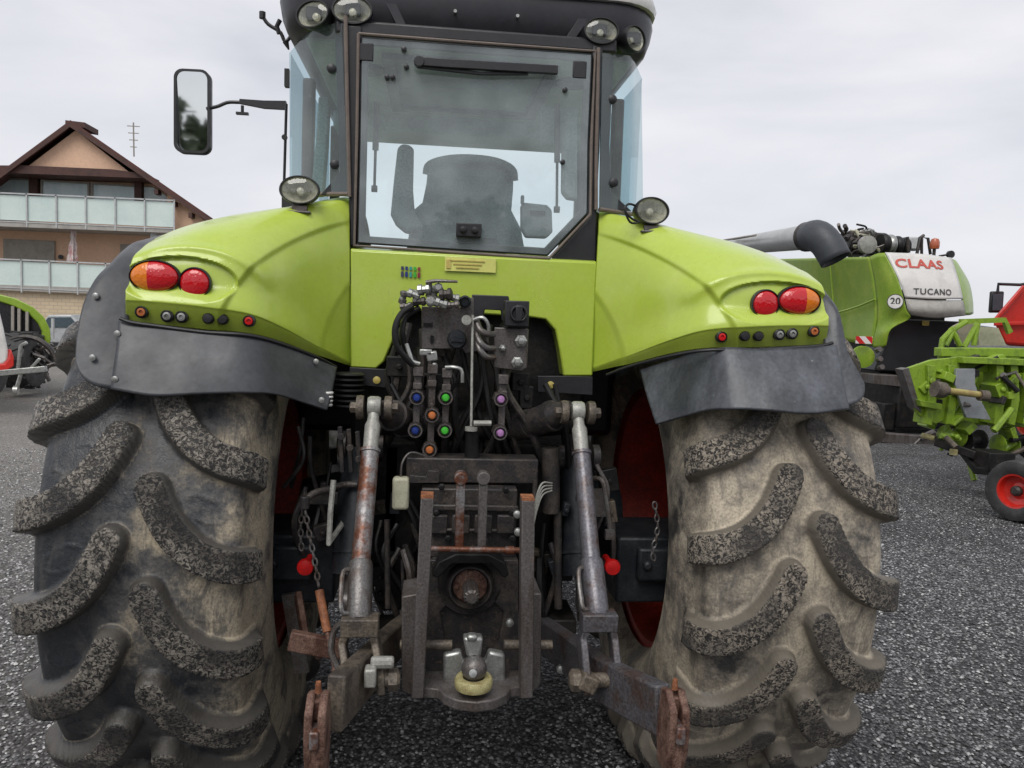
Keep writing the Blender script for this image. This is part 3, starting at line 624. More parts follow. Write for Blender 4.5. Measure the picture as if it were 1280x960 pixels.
# ---- rockshaft, lift arms, lift rods
b = MB(); b.rod([W(470,524,2.62), W(560,532,2.62), W(640,530,2.62), W(720,524,2.62)], [.05,.052,.052,.05], 24); b.build('rockshaft', DARK, T)
for q in ([(640,535,2.60),(662,530,2.55),(690,520,2.47),(713,512,2.42)], [(520,535,2.60),(506,528,2.55),(492,520,2.48),(478,512,2.42)]):
    P = [W(*p) for p in q]; b = MB(); b.rod(spline(P, 14), [.048]*9+[.044,.04,.036,.033,.031], 18)
    for p in P[1:3]: b.lathe(p, [(.052,-.008),(.052,.008)], (P[2]-P[1]), 18)
    b.build('lift_arm', DARK2, T)
def liftrod(q, lower, ml, fork, eyes):
    top, b1, b2, b3 = [W(*p) for p in q]
    root = part('lift_rod', T, tuple(b3))
    ax = (b1-top).normalized()
    b = MB(); b.lathe(top, [(.028,-.02),(.032,-.012),(.032,.012),(.028,.02)], (1,0,0), 20); b.rod([top, top+(b1-top)*.35, top+(b1-top)*.45, b1], [.018,.018,.024,.023], 14); b.build('rod_eye', WHITEST, root)
    for sg in (-1, 1):
        b = MB(); b.lathe(top+Vector((sg*.043,0,-.004)), [(.036,-.011),(.038,0),(.036,.011)], (1,0,0), 22); b.lathe(top+Vector((sg*.06,0,-.004)), [(.018,-.012),(.018,.012),(.01,.016)], (sg,0,0), 6); b.build('clevis_cheek', MUDST, root)
    b = MB(); b.rod([b1, b2], .027, 22); b.rod([b1+(b1-b2)*.0, b1+(b2-b1)*.03], .031, 22); b.build('rod_tube', ml[0], root)
    b = MB(); b.rod([b2, b2+(b3-b2)*.05, b2+(b3-b2)*.9, b3], [.031,.034,.034,.029], 20); b.build('adjuster_sleeve', ml[1], root)
    b = MB(); d = b3-b2; X = Vector((1,0,0)); o_ = Vector((-.046,-.03,0)); b.rod(spline([b2+d*.1+o_*.6, b2+d*.16+o_, b2+d*.75+o_, b2+d*.85+o_*.6], 12), .007, 8); b.build('adjuster_handle', STEEL, root)
    # fork down to the lower link
    f0, f1 = [W(*p) for p in fork]
    b = MB()
    for sg in (-1, 1): b.beam([f0+Vector((sg*.030,0,.01)), f0+Vector((sg*.045,0,-.05)), f1+Vector((sg*.043,0,0)), f1+Vector((sg*.043,0,-.03))], (.020, .058), up=(0,-1,0))
    b.box(f0+Vector((0,0,.006)), (.10,.058,.05)); b.build('fork', MUDST if eyes > 0 else LINKG, root, bevel=.004)
    b = MB(); b.lathe(f1, [(.02,-.07),(.02,.07)], (1,0,0), 14); b.lathe(f1+Vector((eyes*.07,0,0)), [(.03,-.01),(.03,.012),(.018,.02)], (eyes,0,0), 6); b.build('link_pin', MUDST, root)
liftrod([(468,508,2.40),(463,562,2.33),(451,702,2.15),(449,775,2.05)], None, (RUST, STEEL), ((450,784,2.04),(457,850,1.97)), 1)
liftrod([(722,514,2.40),(727,565,2.34),(739,700,2.16),(747,770,2.06)], None, (PURPST, PURPST), ((748,778,2.05),(752,850,1.98)), -1)
# ---- lift cylinders
for q in ([(722,575,2.62),(722,600,2.6),(726,700,2.5),(728,716,2.49)], [(452,560,2.62),(450,590,2.6),(440,700,2.5),(439,716,2.49)]):
    P = [W(*p) for p in q]; root = part('lift_cylinder', T, tuple(P[3]))
    b = MB(); b.rod([P[0], P[1], P[2], P[3]], [.05,.062,.062,.066], 26); b.rod([P[2]+(P[1]-P[2])*.1, P[2]+(P[1]-P[2])*.07], .067, 26); b.build('barrel', BLUEGREY, root)
    e_ = P[3]+(P[3]-P[2])*2.2; b = MB(); b.rod([P[3], e_], .024, 16); b.lathe(e_, [(.036,-.03),(.036,.03)], (1,0,0), 18); b.build('piston_rod', STEEL, root)
    for sg in (-1, 1): MB().lathe(P[0]+Vector((sg*.062,0,.01)), [(.045,-.012),(.045,.012),(.02,.02)], (sg,0,0), 18).build('trunnion', DARK2, root)
# ---- lower links
def lowlink(q, wh, m, hook, hm, sg):
    P = [W(*p) for p in q]; root = part('lower_link', T, tuple(P[-1]))
    b = MB(); b.beam(spline(P, 12), [(.045, wh[0]+(wh[1]-wh[0])*i/11) for i in range(12)]); b.build('link_arm', m, root, bevel=.006)
    h = W(*hook)
    # hook: two jaws with a gap, latch inside
    b = MB(); hs = .80; h = h+Vector((0,0,-.012)); pr = [(-.02,.085),(.012,.10),(.05,.06),(.055,.0),(.05,-.07),(.03,-.145),(-.02,-.15),(-.035,-.06),(-.03,.0)]
    for s2 in (-1, 1): b.prism([(h.x+s2*.015-.009, h.y-p[0]*1.2, h.z+p[1]*hs) for p in pr], (.018,0,0))
    b.box((h.x, h.y-.02, h.z-.075), (.024,.075,.09)); b.box((h.x, h.y, h.z+.04), (.024,.05,.05)); b.build('hook_end', hm, root, bevel=.005)
    b = MB(); b.box((h.x, h.y-.05, h.z-.005), (.020,.05,.042)); b.build('latch', RUST, root, bevel=.004)
    b = MB(); b.lathe((h.x, h.y-.01, h.z+.078), [(.008,0),(.006,.025)], (0,0,1), 10); b.build('latch_spring', ORUST, root)
lowlink([(565,748,2.75),(500,795,2.35),(455,842,2.02),(418,880,1.80)], (.10,.135), MUDST, (398,897,1.74), RUST2, -1)
lowlink([(655,775,2.75),(700,808,2.35),(750,846,2.05),(830,888,1.78)], (.11,.125), LINKG, (840,892,1.72), RUST2, 1)
p = W(733,818,2.17); MB().lathe(p+Vector((0,-.03,0)), [(.016,-.02),(.016,.02),(.008,.028)], (-.3,-1,0), 12).build('link_bolt', GALV, T)
p = W(795,745,2.08)
b = MB(); b.box(W(791,747+112,1.98), (.055,.05,.05)); b.build('sway_block', GALV, T, bevel=.008)
b = MB(); b.box(W(735,852,1.97), (.05,.05,.045), Euler((0,R(25),0)).to_matrix()); b.build('stop_block', MUDST, T, bevel=.006)
b = MB(); b.box(W(463,845,1.93), (.03,.04,.05)); b.lathe(W(478,828,1.95), [(.016,-.03),(.016,.03)], (1,0,0), 10); b.build('stop_block', WHITEST, T, bevel=.006)
# left stabiliser: chain, turnbuckle, bracket
def chain(pts, name='chain', pitch=.022, r=.0028):
    P = spline(pts, 60); L2 = [0]
    for i in range(1, 60): L2.append(L2[-1]+(P[i]-P[i-1]).length)
    b = MB(); n = int(L2[-1]/pitch)
    for k in range(n):
        s0 = (k+.5)*pitch; i = max(1, next((i for i in range(60) if L2[i] >= s0), 59)); c = P[i-1].lerp(P[i], (s0-L2[i-1])/max(1e-6, L2[i]-L2[i-1])); t = (P[i]-P[i-1]).normalized()
        X = (t.cross(Vector((0,1,0)))).normalized(); 
        if k % 2: X = t.cross(X)
        ring = [c+t*(.6*pitch*math.cos(a))+X*(.32*pitch*math.sin(a)) for a in [2*PI*j/10 for j in range(10)]]
        rr = []
        for j in range(10):
            tt = (ring[(j+1)%10]-ring[j-1]).normalized(); A_ = t.cross(X).normalized(); B_ = tt.cross(A_)
            rr.append([ring[j]+A_*(r*math.cos(a))+B_*(r*math.sin(a)) for a in (0, 1.57, 3.14, 4.71)])
        b.rings(rr, closed=True)
    b.build(name, STEEL, T)
chain([W(380,628,2.4), W(386,665,2.38), W(394,705,2.34), W(399,738,2.3)]); chain([W(379,628,2.42), W(376,660,2.42), W(377,690,2.42)])
chain([W(818,628,2.42), W(822,660,2.42), W(816,690,2.42), W(820,705,2.42)])
b = MB(); b.rod([W(399,738,2.3), W(409,790,2.24)], .013, 12); b.build('turnbuckle', ORUST, T)
b = MB(); b.rod([W(409,790,2.24), W(420,838,2.15)], .008, 8); b.lathe(W(421,838,2.15), [(.018,-.012),(.018,.012)], (1,0,0), 12); b.build('turnbuckle_hook', RUST2, T)
b = MB(); b.beam([W(372,742,2.55), W(382,800,2.45), W(400,815,2.3)], (.02,.045)); b.box(W(395,806,2.3), (.16,.03,.06), Euler((0,R(12),0)).to_matrix()); b.build('stabiliser_bracket', RUST2, T, bevel=.004)
b = MB(); b.rod(spline([W(424,838,2.1),W(414,812,2.12),W(420,785,2.13),W(438,776,2.1),W(448,785,2.05)], 20), .009, 8); b.build('stabiliser_loop', STEEL, T)
b = MB(); b.beam([W(362,742,2.6), W(378,840,2.6)], (.02,.05)); b.build('bracket_leg', STEEL, T)
b = MB(); b.rod(spline([W(380,628,2.4),W(392,617,2.42),W(410,612,2.45),W(430,606,2.5),W(448,606,2.5)], 14), .012, 8); b.lathe(W(381,628,2.4), [(.015,-.02),(.015,.02)], (0,0,1), 10); b.box(W(405,622,2.47),(.09,.03,.04)); b.build('linkage_lever', DARK2, T, bevel=.003)
b = MB(); b.rod([W(417,600,2.42),W(413,640,2.4),W(411,679,2.38),W(428,655,2.5),W(438,630,2.52)], .009, 8); b.build('bent_rod', WHITEST, T)
b = MB(); b.rod(spline([W(735,598,2.5),W(752,600,2.45),W(757,620,2.44),W(762,655,2.43),W(762,672,2.43)], 16), .008, 8); b.box(W(762,668,2.42),(.03,.02,.03)); b.box(W(748,628,2.5),(.05,.03,.09)); b.build('sensor_rod', STEEL, T)
for k in range(3):
    b = MB(); x_ = 425+k*11; b.beam([W(x_, 533+k*3, 2.5), W(x_+3, 590, 2.5)], (.02,.014), up=(1,0,0)); b.lathe(W(x_+2, 545+k*14, 2.48), [(.012,0),(.012,.02)], (0,-1,0), 8); b.build('valve_bar', DARK2, T, bevel=.002)
b = MB(); 
for k in range(7): b.lathe(W(437,468+k*6.5,2.66), [(.045,-.006),(.052,0),(.045,.006)], (0,0,1), 20)
b.build('rubber_bellows', HOSE, T)
b = MB()
for k in range(4): b.lathe(W(411,491+k*5,2.5), [(.014-.001*k,-.004),(.016-.001*k,0),(.014-.001*k,.004)], (0,0,1), 10)
b.build('white_fitting', WHITE, T)

# ---- black apron behind the couplings with bolts, top-link area
b = MB(); b.prism([W(a, c_, 2.70) for a, c_ in ((437,459),(470,461),(492,462),(492,486),(437,480))], (0,.015,0)); b.build('apron_plate', BLACKP, T, bevel=.002); b = MB(); b.prism([W(a, c_, 2.70) for a, c_ in ((672,470),(705,470),(741,471),(741,494),(672,490))], (0,.015,0)); b.build('apron_plate', BLACKP, T, bevel=.002)
for q in ((471,475),(688,481)): MB().lathe(W(*q, 2.70), [(.013,0),(.013,.008),(.005,.011)], (0,-1,0), 14).build('apron_bolt', STICK2, T)
# coupling carrier
b = MB(); b.prism([W(a, c_, 2.52) for a, c_ in ((527,383),(575,384),(577,372),(592,372),(592,395),(600,396),(600,438),(582,442),(578,436),(527,436))], (0,.012,0)); b.build('coupling_plate', STEELF, T, bevel=.002)
b = MB(); b.box(W(535,406,2.515), (.03,.006,.012)); b.box(W(540,424,2.515), (.011,.006,.024)); b.build('plate_slot', DARK, T)
b = MB(); b.prism([W(a, c_, 2.6) for a, c_ in ((590,368),(636,370),(637,378),(632,382),(631,401),(627,401),(626,388),(606,387),(605,396),(590,396))], (0,.01,0)); b.build('black_bracket', BLACKP, T, bevel=.003)
c = W(571,424,2.50); b = MB(); b.lathe(c, [(.032,-.01),(.032,.02),(.027,.028),(.012,.03)], (0,-1,0), 10); b.box((c.x, c.y-.03, c.z), (.04,.012,.014)); b.build('dark_plug', BLUEGREY, T)
c = W(581,377,2.5); b = MB(); b.lathe(c, [(.02,-.01),(.02,.015),(.014,.02),(.012,.012)], (0,-1,0), 16); b.build('round_port', BLUEGREY, T)
c = W(645,392,2.5); b = MB(); b.box(c, (.078,.07,.082)); b.lathe((c.x+.004, c.y-.035, c.z), [(.028,0),(.028,.016),(.022,.018),(.020,.008)], (0,-1,0), 22); b.box((c.x+.004, c.y-.05, c.z), (.022,.01,.05)); b.build('trailer_socket', BLACKP, T, bevel=.006)
b = MB(); b.prism([W(a, c_, 2.5) for a, c_ in ((618,409),(661,411),(659,460),(652,464),(617,460))], (0,.01,0)); b.build('bolt_plate', STEELF, T, bevel=.004)
for a, c_, r_ in ((651,426,.019),(628,435,.011),(646,453,.018)): MB().lathe(W(a, c_, 2.495), [(r_*1.1,0),(r_*1.1,.008),(r_*.7,.012),(r_*.6,.024),(r_*.2,.026)], (0,-1,0), 6, ).build('plate_bolt', GALV, T, smooth=25)
for i, (x_, y_, s2) in enumerate(((504,372,1),(517,368,1.1),(530,362,1.3),(541,366,1.6),(548,360,1.1),(557,368,1.5),(566,372,1.2),(538,377,1.2),(551,379,1.2),(508,383,1.0),(524,377,1.1),(566,381,.9))):
    p = W(x_, y_, 2.47-.01*(i % 3)); b = MB(); d = random.choice([(1,-.2,.1),(0,-1,.1),(.2,-.2,1),(1,0,-.3)]); r_ = .013*s2
    b.lathe(p, [(r_*.7,-.02),(r_,-.018),(r_,-.006),(r_*.75,-.004),(r_*.75,.006),(r_,.008),(r_,.018),(r_*.6,.022)], d, 8); b.build('hydraulic_fitting', random.choice([GALV, STEEL, WHITEST, DARK2]), T, smooth=25)
b = MB(); b.rod([W(532,353,2.44), W(545,351,2.44), W(572,352,2.44)], [.006,.006,.004], 8); b.rod([W(537,365,2.45), W(537,352,2.44)], .008, 8); b.build('tap_lever', STEEL, T)
b = MB(); b.rod(spline([W(530,366,2.48),W(512,366,2.47),W(503,372,2.47),W(504,384,2.47)], 14), .009, 8); b.build('metal_pipe', GALV, T)
b = MB(); b.rod(spline([W(591,400,2.46),W(603,397,2.45),W(610,405,2.45),W(611,418,2.46)], 14), .006, 8); b.build('metal_pipe', GALV, T)
for dz in (0, 22, 36):
    b = MB(); b.rod(spline([W(596,402+dz*.7,2.47),W(600,412+dz*.7,2.45),W(608,417+dz*.8,2.45),W(618,418+dz*.8,2.47)], 14), .010, 10); b.build('braided_hose', STEEL, T)
b = MB(); b.rod([W(591,394,2.46), W(590,450,2.44), W(589,533,2.40)], .0042, 8); b.lathe(W(589,536,2.4), [(.02,-.006),(.02,.006)], (0,0,1), 14); b.rod([W(592,529,2.40), W(614,529,2.40)], .009, 8); b.lathe(W(583,400,2.46), [(.016,-.02),(.016,.02)], (0,-1,0), 12); b.build('control_rod', WHITEST, T)
b = MB(); b.rod([W(590,538,2.42), W(590,590,2.45)], [.02,.028], 14); b.build('rubber_boot', HOSE, T)
b = MB(); p = W(540,445,2.47); b.box(p, (.034,.05,.03), Euler((0,R(-10),0)).to_matrix()); b.box((p.x-.02, p.y-.01, p.z+.012), (.04,.03,.02)); b.lathe(W(543,453,2.46), [(.010,0),(.010,.02)], (0,0,-1), 8); b.build('ball_valve', GALV, T, bevel=.005)
# coloured hydraulic couplers, each with its own valve column
cp = [(521,497,BLUE),(519,538,BLUE),(540,519,ORNG),(537,562,ORNG),(557,497,LGREEN),(556,538,LGREEN),(626,499,PINK),(625,541,PINK)]
for a, c_, m_ in cp:
    p = W(a, c_, 2.44)
    h = MB().lathe(p, [(.026,-.04),(.026,.0),(.024,.008),(.019,.010),(.018,.002),(.010,.002)], (0,-1,0), 8).build('coupler', DARK2, T, smooth=25)
    MB().lathe((p.x, p.y-.0, p.z), [(.0125,0),(.0125,.012),(.009,.018),(.003,.019)], (0,-1,0), 14).build('dust_cap', m_, h)
    MB().lathe(p+Vector((0,-.004,0)), [(.0225,0),(.0225,.006),(.0185,.006),(.0185,0)], (0,-1,0), 20, caps=False).build('coupler_ring', STEELF, h)
for a, y0, y1 in ((521,458,538),(539,455,565),(557,460,538),(627,468,541)):
    b = MB(); b.beam([W(a+2,y0,2.475), W(a-1,y1,2.475)], (.02,.022), up=(1,0,0)); b.lathe(W(a+1,(y0+y1)/2-4,2.465), [(.008,0),(.008,.012)], (0,-1,0), 6)
    b.box(W(a+2,y0+6,2.465), (.032,.03,.03)); b.box(W(a+1,y0+24,2.467), (.028,.03,.02)); b.build('coupler_column', STEELF, T, bevel=.002)
b = MB(); b.rod(spline([W(508,430,2.46),W(513,445,2.45),W(516,452,2.45),W(525,455,2.45)], 12), .007, 8); b.build('metal_pipe', GALV, T)
b = MB(); b.rod(spline([W(557,459,2.45),W(568,459,2.44),W(577,463,2.44),W(578,478,2.44)], 12), .006, 8); b.build('metal_pipe', GALV, T)
random.seed(31)
for x0, x1, y0, y1 in ((372,445,520,700),(680,770,560,720),(470,520,620,760),(655,700,640,760)):
    for i in range(9):
        a = random.uniform(x0, x1); c_ = random.uniform(y0, y1-60); yy = random.uniform(2.5, 2.8)
        P = [W(a, c_, yy), W(a+random.uniform(-18,18), c_+40, yy-.04), W(a+random.uniform(-25,25), c_+random.uniform(70,120), yy)]
        MB().rod(spline(P, 14), random.uniform(.005,.013), 8).build('hydraulic_hose', random.choice([HOSE, DARK2, DARK, HOSE, STEELF]), T)
    for i in range(5):
        p = W(random.uniform(x0, x1), random.uniform(y0, y1), random.uniform(2.5,2.75)); b = MB(); b.box(p, (random.uniform(.02,.07), .04, random.uniform(.02,.08)), Euler((0, random.uniform(-.4,.4), 0)).to_matrix()); b.lathe(p+Vector((0,-.02,0)), [(.010,0),(.010,.012),(.004,.014)], (0,-1,0), 6); b.build('linkage_bracket', random.choice([DARK2, DARK, BLUEGREY, MUDST]), T, bevel=.003)
# big left hose loop
for pts, r_ in (([(516,382,2.45),(502,392,2.44),(494,410,2.43),(496,432,2.43),(508,448,2.44),(516,456,2.45)], .010),
               ([(525,384,2.47),(508,396,2.47),(503,415,2.46),(507,436,2.47),(520,452,2.47)], .009)):
    MB().rod(spline([W(*q) for q in pts], 26), r_, 10).build('hydraulic_hose', HOSE, T)
for i in range(26):   # hoses hanging in the dark space behind the couplers
    x0 = random.uniform(478, 700); x1 = x0+random.uniform(-60, 60); y_ = random.uniform(2.55, 2.68)
    P = [W(x0, random.uniform(400, 450), y_), W(x0+random.uniform(-20,20), 480, y_-.03), W((x0+x1)/2, 530, y_-random.uniform(0,.06)), W(x1, 570+random.uniform(0,30), y_)]
    if x0 < 500 or x0 > 680: P = P[1:]
    MB().rod(spline(P, 22), random.uniform(.006,.014), 8).build('hydraulic_hose', random.choice([HOSE, HOSE, DARK2, DARK]), T)
for i in range(8):
    p = W(random.uniform(495,690), random.uniform(420,500), 2.6); b = MB(); b.box(p, (random.uniform(.03,.09), .05, random.uniform(.03,.08))); b.lathe(p+Vector((0,-.03,0)), [(.012,0),(.012,.01)], (0,-1,0), 6); b.build('valve_block', random.choice([DARK2, DARK]), T, bevel=.004)
# cream block, small brackets and wires
b = MB(); b.box(W(501,616,2.38), (.052,.04,.102)); b.build('cream_box', YELC, T, bevel=.010, seg=3)
MB().rod(spline([W(501,596,2.38),W(503,578,2.38),W(513,566,2.40),W(530,570,2.42),W(542,582,2.44)], 18), .0035, 6).build('cable', STEEL, T)
b = MB(); b.prism([W(a, c_, 2.36) for a, c_ in ((512,604),(512,594),(532,596),(535,588),(549,589),(549,604))], (0,.03,0)); b.build('small_bracket', DARK2, T, bevel=.002)
for k in range(4): MB().rod(spline([W(690,604+3*k,2.34),W(678,604+5*k,2.32),W(671,620+6*k,2.31),W(668-k,640+8*k,2.32)], 14), .003, 6).build('cable', WHITEST, T)
b = MB(); b.lathe(W(669,600,2.4), [(.008,0),(.008,.1)], (0,0,-1), 8); b.build('dipstick', DARK2, T)
for a, y0, y1, r_ in ((503,700,745,.006),(484,650,760,.010),(697,640,760,.014),(688,560,640,.03),(535,560,600,.02)):
    MB().rod([W(a, y0, 2.5), W(a+1, y1, 2.5)], r_, 12).build('pipe', DARK2, T)
for q, d in (((500,790,2.55),(.16,.2,.05)),((690,770,2.6),(.14,.2,.05)),((480,640,2.75),(.1,.1,.5)),((700,640,2.8),(.1,.1,.5))): MB().box(W(*q), d).build('support_plate', DARK, T, bevel=.006)

# ---- cab
CAB = T
YC = 2.745
win_o = [(448,42),(590,53),(744,64),(739,180),(738,268),(686,323),(560,315),(443,307),(446,170)]
def inset(L_, d):
    P = [Vector((a, c_)) for a, c_ in L_]; n = len(P); out = []
    cc = sum(P, Vector((0,0)))/n
    for i in range(n):
        e1 = (P[i]-P[i-1]).normalized(); e2 = (P[(i+1)%n]-P[i]).normalized()
        n1_ = Vector((-e1.y, e1.x)); n2_ = Vector((-e2.y, e2.x)); m_ = (n1_+n2_).normalized(); k = d/max(.3, m_.dot(n1_))
        q = P[i]+m_*k; out.append((q.x, q.y))
    return out
wi = inset(win_o, 13)
ps = part('rear_window', T, tuple(W(590,190,YC)))
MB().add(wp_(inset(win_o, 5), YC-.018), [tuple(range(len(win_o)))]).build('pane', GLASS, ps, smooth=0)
MB().ring_prism(wp_(inset(win_o, 3), YC-.012), wp_(wi, YC-.012), (0,.015,0)).build('window_frame', BLACKP, ps, bevel=.003)
sp_ = [W(a, c_, YC-.022) for a, c_ in win_o]; rr = []
b = MB(); b.rod(sp_+[sp_[0]], .0055, 8); b.build('window_seal', SEAL, ps)
b = MB(); b.box(W(586,288,YC-.03), (.088,.03,.046))
for sg in (-1, 1): b.lathe(W(586,288,YC-.03)+Vector((sg*.02,-.015,0)), [(.012,0),(.012,.012),(.004,.014)], (0,-1,0), 12)
b.build('latch_block', BLACKP, ps, bevel=.003)
b = MB(); b.prism([W(a, c_, YC-.008) for a, c_ in ((560,312),(570,296),(620,298),(632,317))], (0,.015,0)); b.build('latch_cover', BLACKP, ps)
b = MB(); b.beam([W(521,77,YC-.05), W(560,80,YC-.05), W(697,88,YC-.045)], (.02,.028)); b.beam([W(521,83,YC-.045), W(600,92,YC-.04), W(660,92,YC-.04)], (.01,.012)); b.lathe(W(524,79,YC-.04), [(.018,0),(.018,.025)], (0,-1,0), 12); b.build('wiper', BLACKP, ps, bevel=.002)
for q in ((484,97),(491,97),(706,113),(703,203),(508,84),(505,62)): MB().lathe(W(*q, YC-.02), [(.009,0),(.009,.008),(.005,.01)], (0,-1,0), 12).build('glass_bolt', BLACKP, ps)
# pillars either side, lower corner infill
def pillar(L_, y, d, name='rear_pillar', m=BLACKP): 
    b = MB(); b.prism([W(a, c_, y) for a, c_ in L_], (0,d,0)); return b.build(name, m, T, bevel=.006)
pillar([(427,30),(452,32),(450,170),(446,308),(437,308),(436,245),(433,200)], YC-.005, .07)
pillar([(741,55),(754,58),(750,180),(746,265),(746,327),(690,327),(690,322),(738,270)], YC, .07)
for L_ in ([(432,20,2.73),(434,120,2.73),(437,246,2.73)], [(748,60,2.73),(745,200,2.73),(745,262,2.73)]):
    MB().rod([W(*q) for q in L_], .007, 8).build('pillar_seal', SEAL, T)
# corner glass, wrapped round to the doors
cl_ = [[(433,28,2.74),(410,26,2.78),(385,24,2.88),(362,22,3.10)],[(436,243,2.74),(412,243,2.78),(388,243,2.88),(362,243,3.10)]]
cr_ = [[(753,66,2.74),(772,68,2.78),(790,70,2.88),(803,74,3.10)],[(749,262,2.74),(770,265,2.78),(790,268,2.88),(804,270,3.10)]]
for L_ in (cl_, cr_):
    A = patch([[W(*q) for q in r_] for r_ in L_], 2, 18); A[0, :, 2] = np.minimum(A[0, :, 2], 2.735)
    h = MB().grid(A).build('corner_window', GLASSC, T, smooth=60)
    P = [W(*L_[1][0]), W(*L_[1][1]), W(*L_[1][2])]; MB().rod([p+Vector((0,-.006,0)) for p in P], .008, 8).build('glass_seal', SEAL, h)
    for i in (0, 1):
        p0, p1, y0 = (W(*L_[i][1]), W(*L_[i][0]), 0); q = p0.lerp(p1, .25); z = q.z-.16 if i == 0 else q.z+.10
        MB().lathe((q.x, q.y-.004, z), [(.016,0),(.016,.010),(.009,.014)], (0,-1,0), 14).build('hinge_bolt', BLACKP, h)
# dark printed band at the inner edge of each corner window
pillar([(418,28),(434,28),(437,244),(400,244),(425,215),(421,120)], 2.775, .006, 'glass_band')
pillar([(752,60),(768,64),(766,100),(762,180),(764,240),(790,264),(749,261)], 2.79, .006, 'glass_band')
xl, xr = W(362,100,3.1).x, W(804,100,3.1).x; zb, zt = 2.05, 2.74
for x_, nm in ((xl, 'side_window'), (xr, 'side_window')):
    h = MB().add([(x_,3.12,zb-.5),(x_,4.25,zb-.7),(x_,4.25,zt),(x_,3.12,zt)], [(0,1,2,3)]).build(nm, GLASSC, T, smooth=0)
for x_ in (xl, xr):
    sg = 1 if x_ < 0 else -1
    b = MB(); b.beam([(x_+sg*.02,3.42,1.9),(x_+sg*.02,3.44,zt)], (.05,.05), up=(0,1,0)); b.beam([(x_+sg*.02,4.3,1.3),(x_+sg*.03,4.25,zt)], (.05,.05), up=(0,1,0)); b.build('door_pillar', DARK2, T, bevel=.01)
b = MB(); b.box(((xl+xr)/2,3.85,1.6), (xr-xl-.02,1.1,.7)); b.build('cab_base', BLACKP, T, bevel=.03)
b = MB(); b.add([(xl,4.27,1.95),(xr,4.27,1.95),(xr,4.27,zt),(xl,4.27,zt)], [(0,1,2,3)]); b.build('windscreen', GLASSF, T, smooth=0)
b = MB(); b.box(((xl+xr)/2,3.58,zt+.004), (xr-xl-.16,1.3,.03)); b.box(((xl+xr)/2,4.05,zt-.04), (xr-xl-.12,.3,.09)); b.build('headlining', LINER, T, bevel=.02)
b = MB(); b.ring_prism([(-.38,3.0,2.728),(.30,3.0,2.728),(.30,3.75,2.728),(-.38,3.75,2.728)], [(-.33,3.05,2.728),(.25,3.05,2.728),(.25,3.70,2.728),(-.33,3.70,2.728)], (0,0,-.022)); b.build('roof_hatch_frame', DARK2, T, bevel=.004)
for x_ in (-.45, .38): MB().lathe((x_, 3.2, 2.73), [(.07,0),(.07,.012),(.055,.018),(.02,.012)], (0,0,-1), 20).build('cab_speaker', BLACKP, T)
# seat and interior
ST = part('seat', T, (-.02,3.4,1.8))
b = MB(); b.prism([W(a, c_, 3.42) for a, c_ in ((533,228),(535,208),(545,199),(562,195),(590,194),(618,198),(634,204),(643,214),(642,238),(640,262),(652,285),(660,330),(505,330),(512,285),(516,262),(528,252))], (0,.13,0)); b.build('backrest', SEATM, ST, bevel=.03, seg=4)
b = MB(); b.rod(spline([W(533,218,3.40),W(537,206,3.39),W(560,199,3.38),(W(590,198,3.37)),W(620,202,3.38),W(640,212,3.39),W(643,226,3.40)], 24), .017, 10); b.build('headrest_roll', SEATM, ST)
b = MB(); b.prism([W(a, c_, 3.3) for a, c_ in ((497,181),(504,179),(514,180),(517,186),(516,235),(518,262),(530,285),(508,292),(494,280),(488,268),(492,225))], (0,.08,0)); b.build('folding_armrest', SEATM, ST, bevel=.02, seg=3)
b = MB(); b.prism([W(a, c_, 3.25) for a, c_ in ((652,255),(656,253),(684,256),(690,262),(691,290),(684,297),(658,296),(652,285))], (0,.06,0)); b.box(W(653,250,3.25),(.015,.02,.04)); o = b.build('control_console', LINER, ST, bevel=.012, seg=3)
MB().box(W(672,266,3.245), (.065,.012,.016)).build('console_strip', BLACKP, o)
b = MB(); b.box((-.02,3.3,1.92), (.5,.3,.2)); b.build('seat_base', DARK, ST, bevel=.03)
for q0, q1 in (((471,128),(468,236)),((697,130),(696,262))):
    a_, c_ = W(*q0, 2.82), W(*q1, 2.82); m_ = a_.lerp(c_, .55)
    b = MB(); b.rod([a_, m_], .011, 10); b.rod([m_, c_], .005, 8); b.lathe(c_, [(.012,-.01),(.012,.01)], (1,0,0), 10); b.build('gas_strut', DARK2, T)
b = MB(); b.prism([W(a, c_, 3.2) for a, c_ in ((677,130),(722,134),(722,182),(677,180))], (0,.05,0)); b.build('switch_panel', LINER, T, bevel=.01)
b = MB(); b.prism([W(a, c_, 3.0) for a, c_ in ((704,150),(722,150),(722,250),(710,248),(703,240))], (0,.05,0)); b.build('belt_cover', LINER, T, bevel=.01)
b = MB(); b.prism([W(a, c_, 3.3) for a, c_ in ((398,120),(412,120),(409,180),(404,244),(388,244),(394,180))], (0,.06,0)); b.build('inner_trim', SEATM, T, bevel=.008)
b = MB(); b.lathe((-.1,3.95,2.0), [(.19,-.012),(.2,0),(.19,.012),(.18,0)], (0,-.5,1), 32, caps=False); b.build('steering_wheel', BLACKP, T)
# bonnet ahead of the cab
prof = [(-.36,1.2),(-.38,1.6),(-.34,1.80),(-.24,1.88),(.20,1.88),(.30,1.80),(.34,1.6),(.32,1.2)]
b = MB(); b.rings([[Vector((x_*s2-.0, y_, 1.2+(z_-1.2)*s3)) for x_, z_ in prof] for y_, s2, s3 in ((4.4,1,1),(5.6,.97,.93),(6.4,.9,.8),(6.7,.8,.6))]); b.build('bonnet', GREEN, T, bevel=.02)
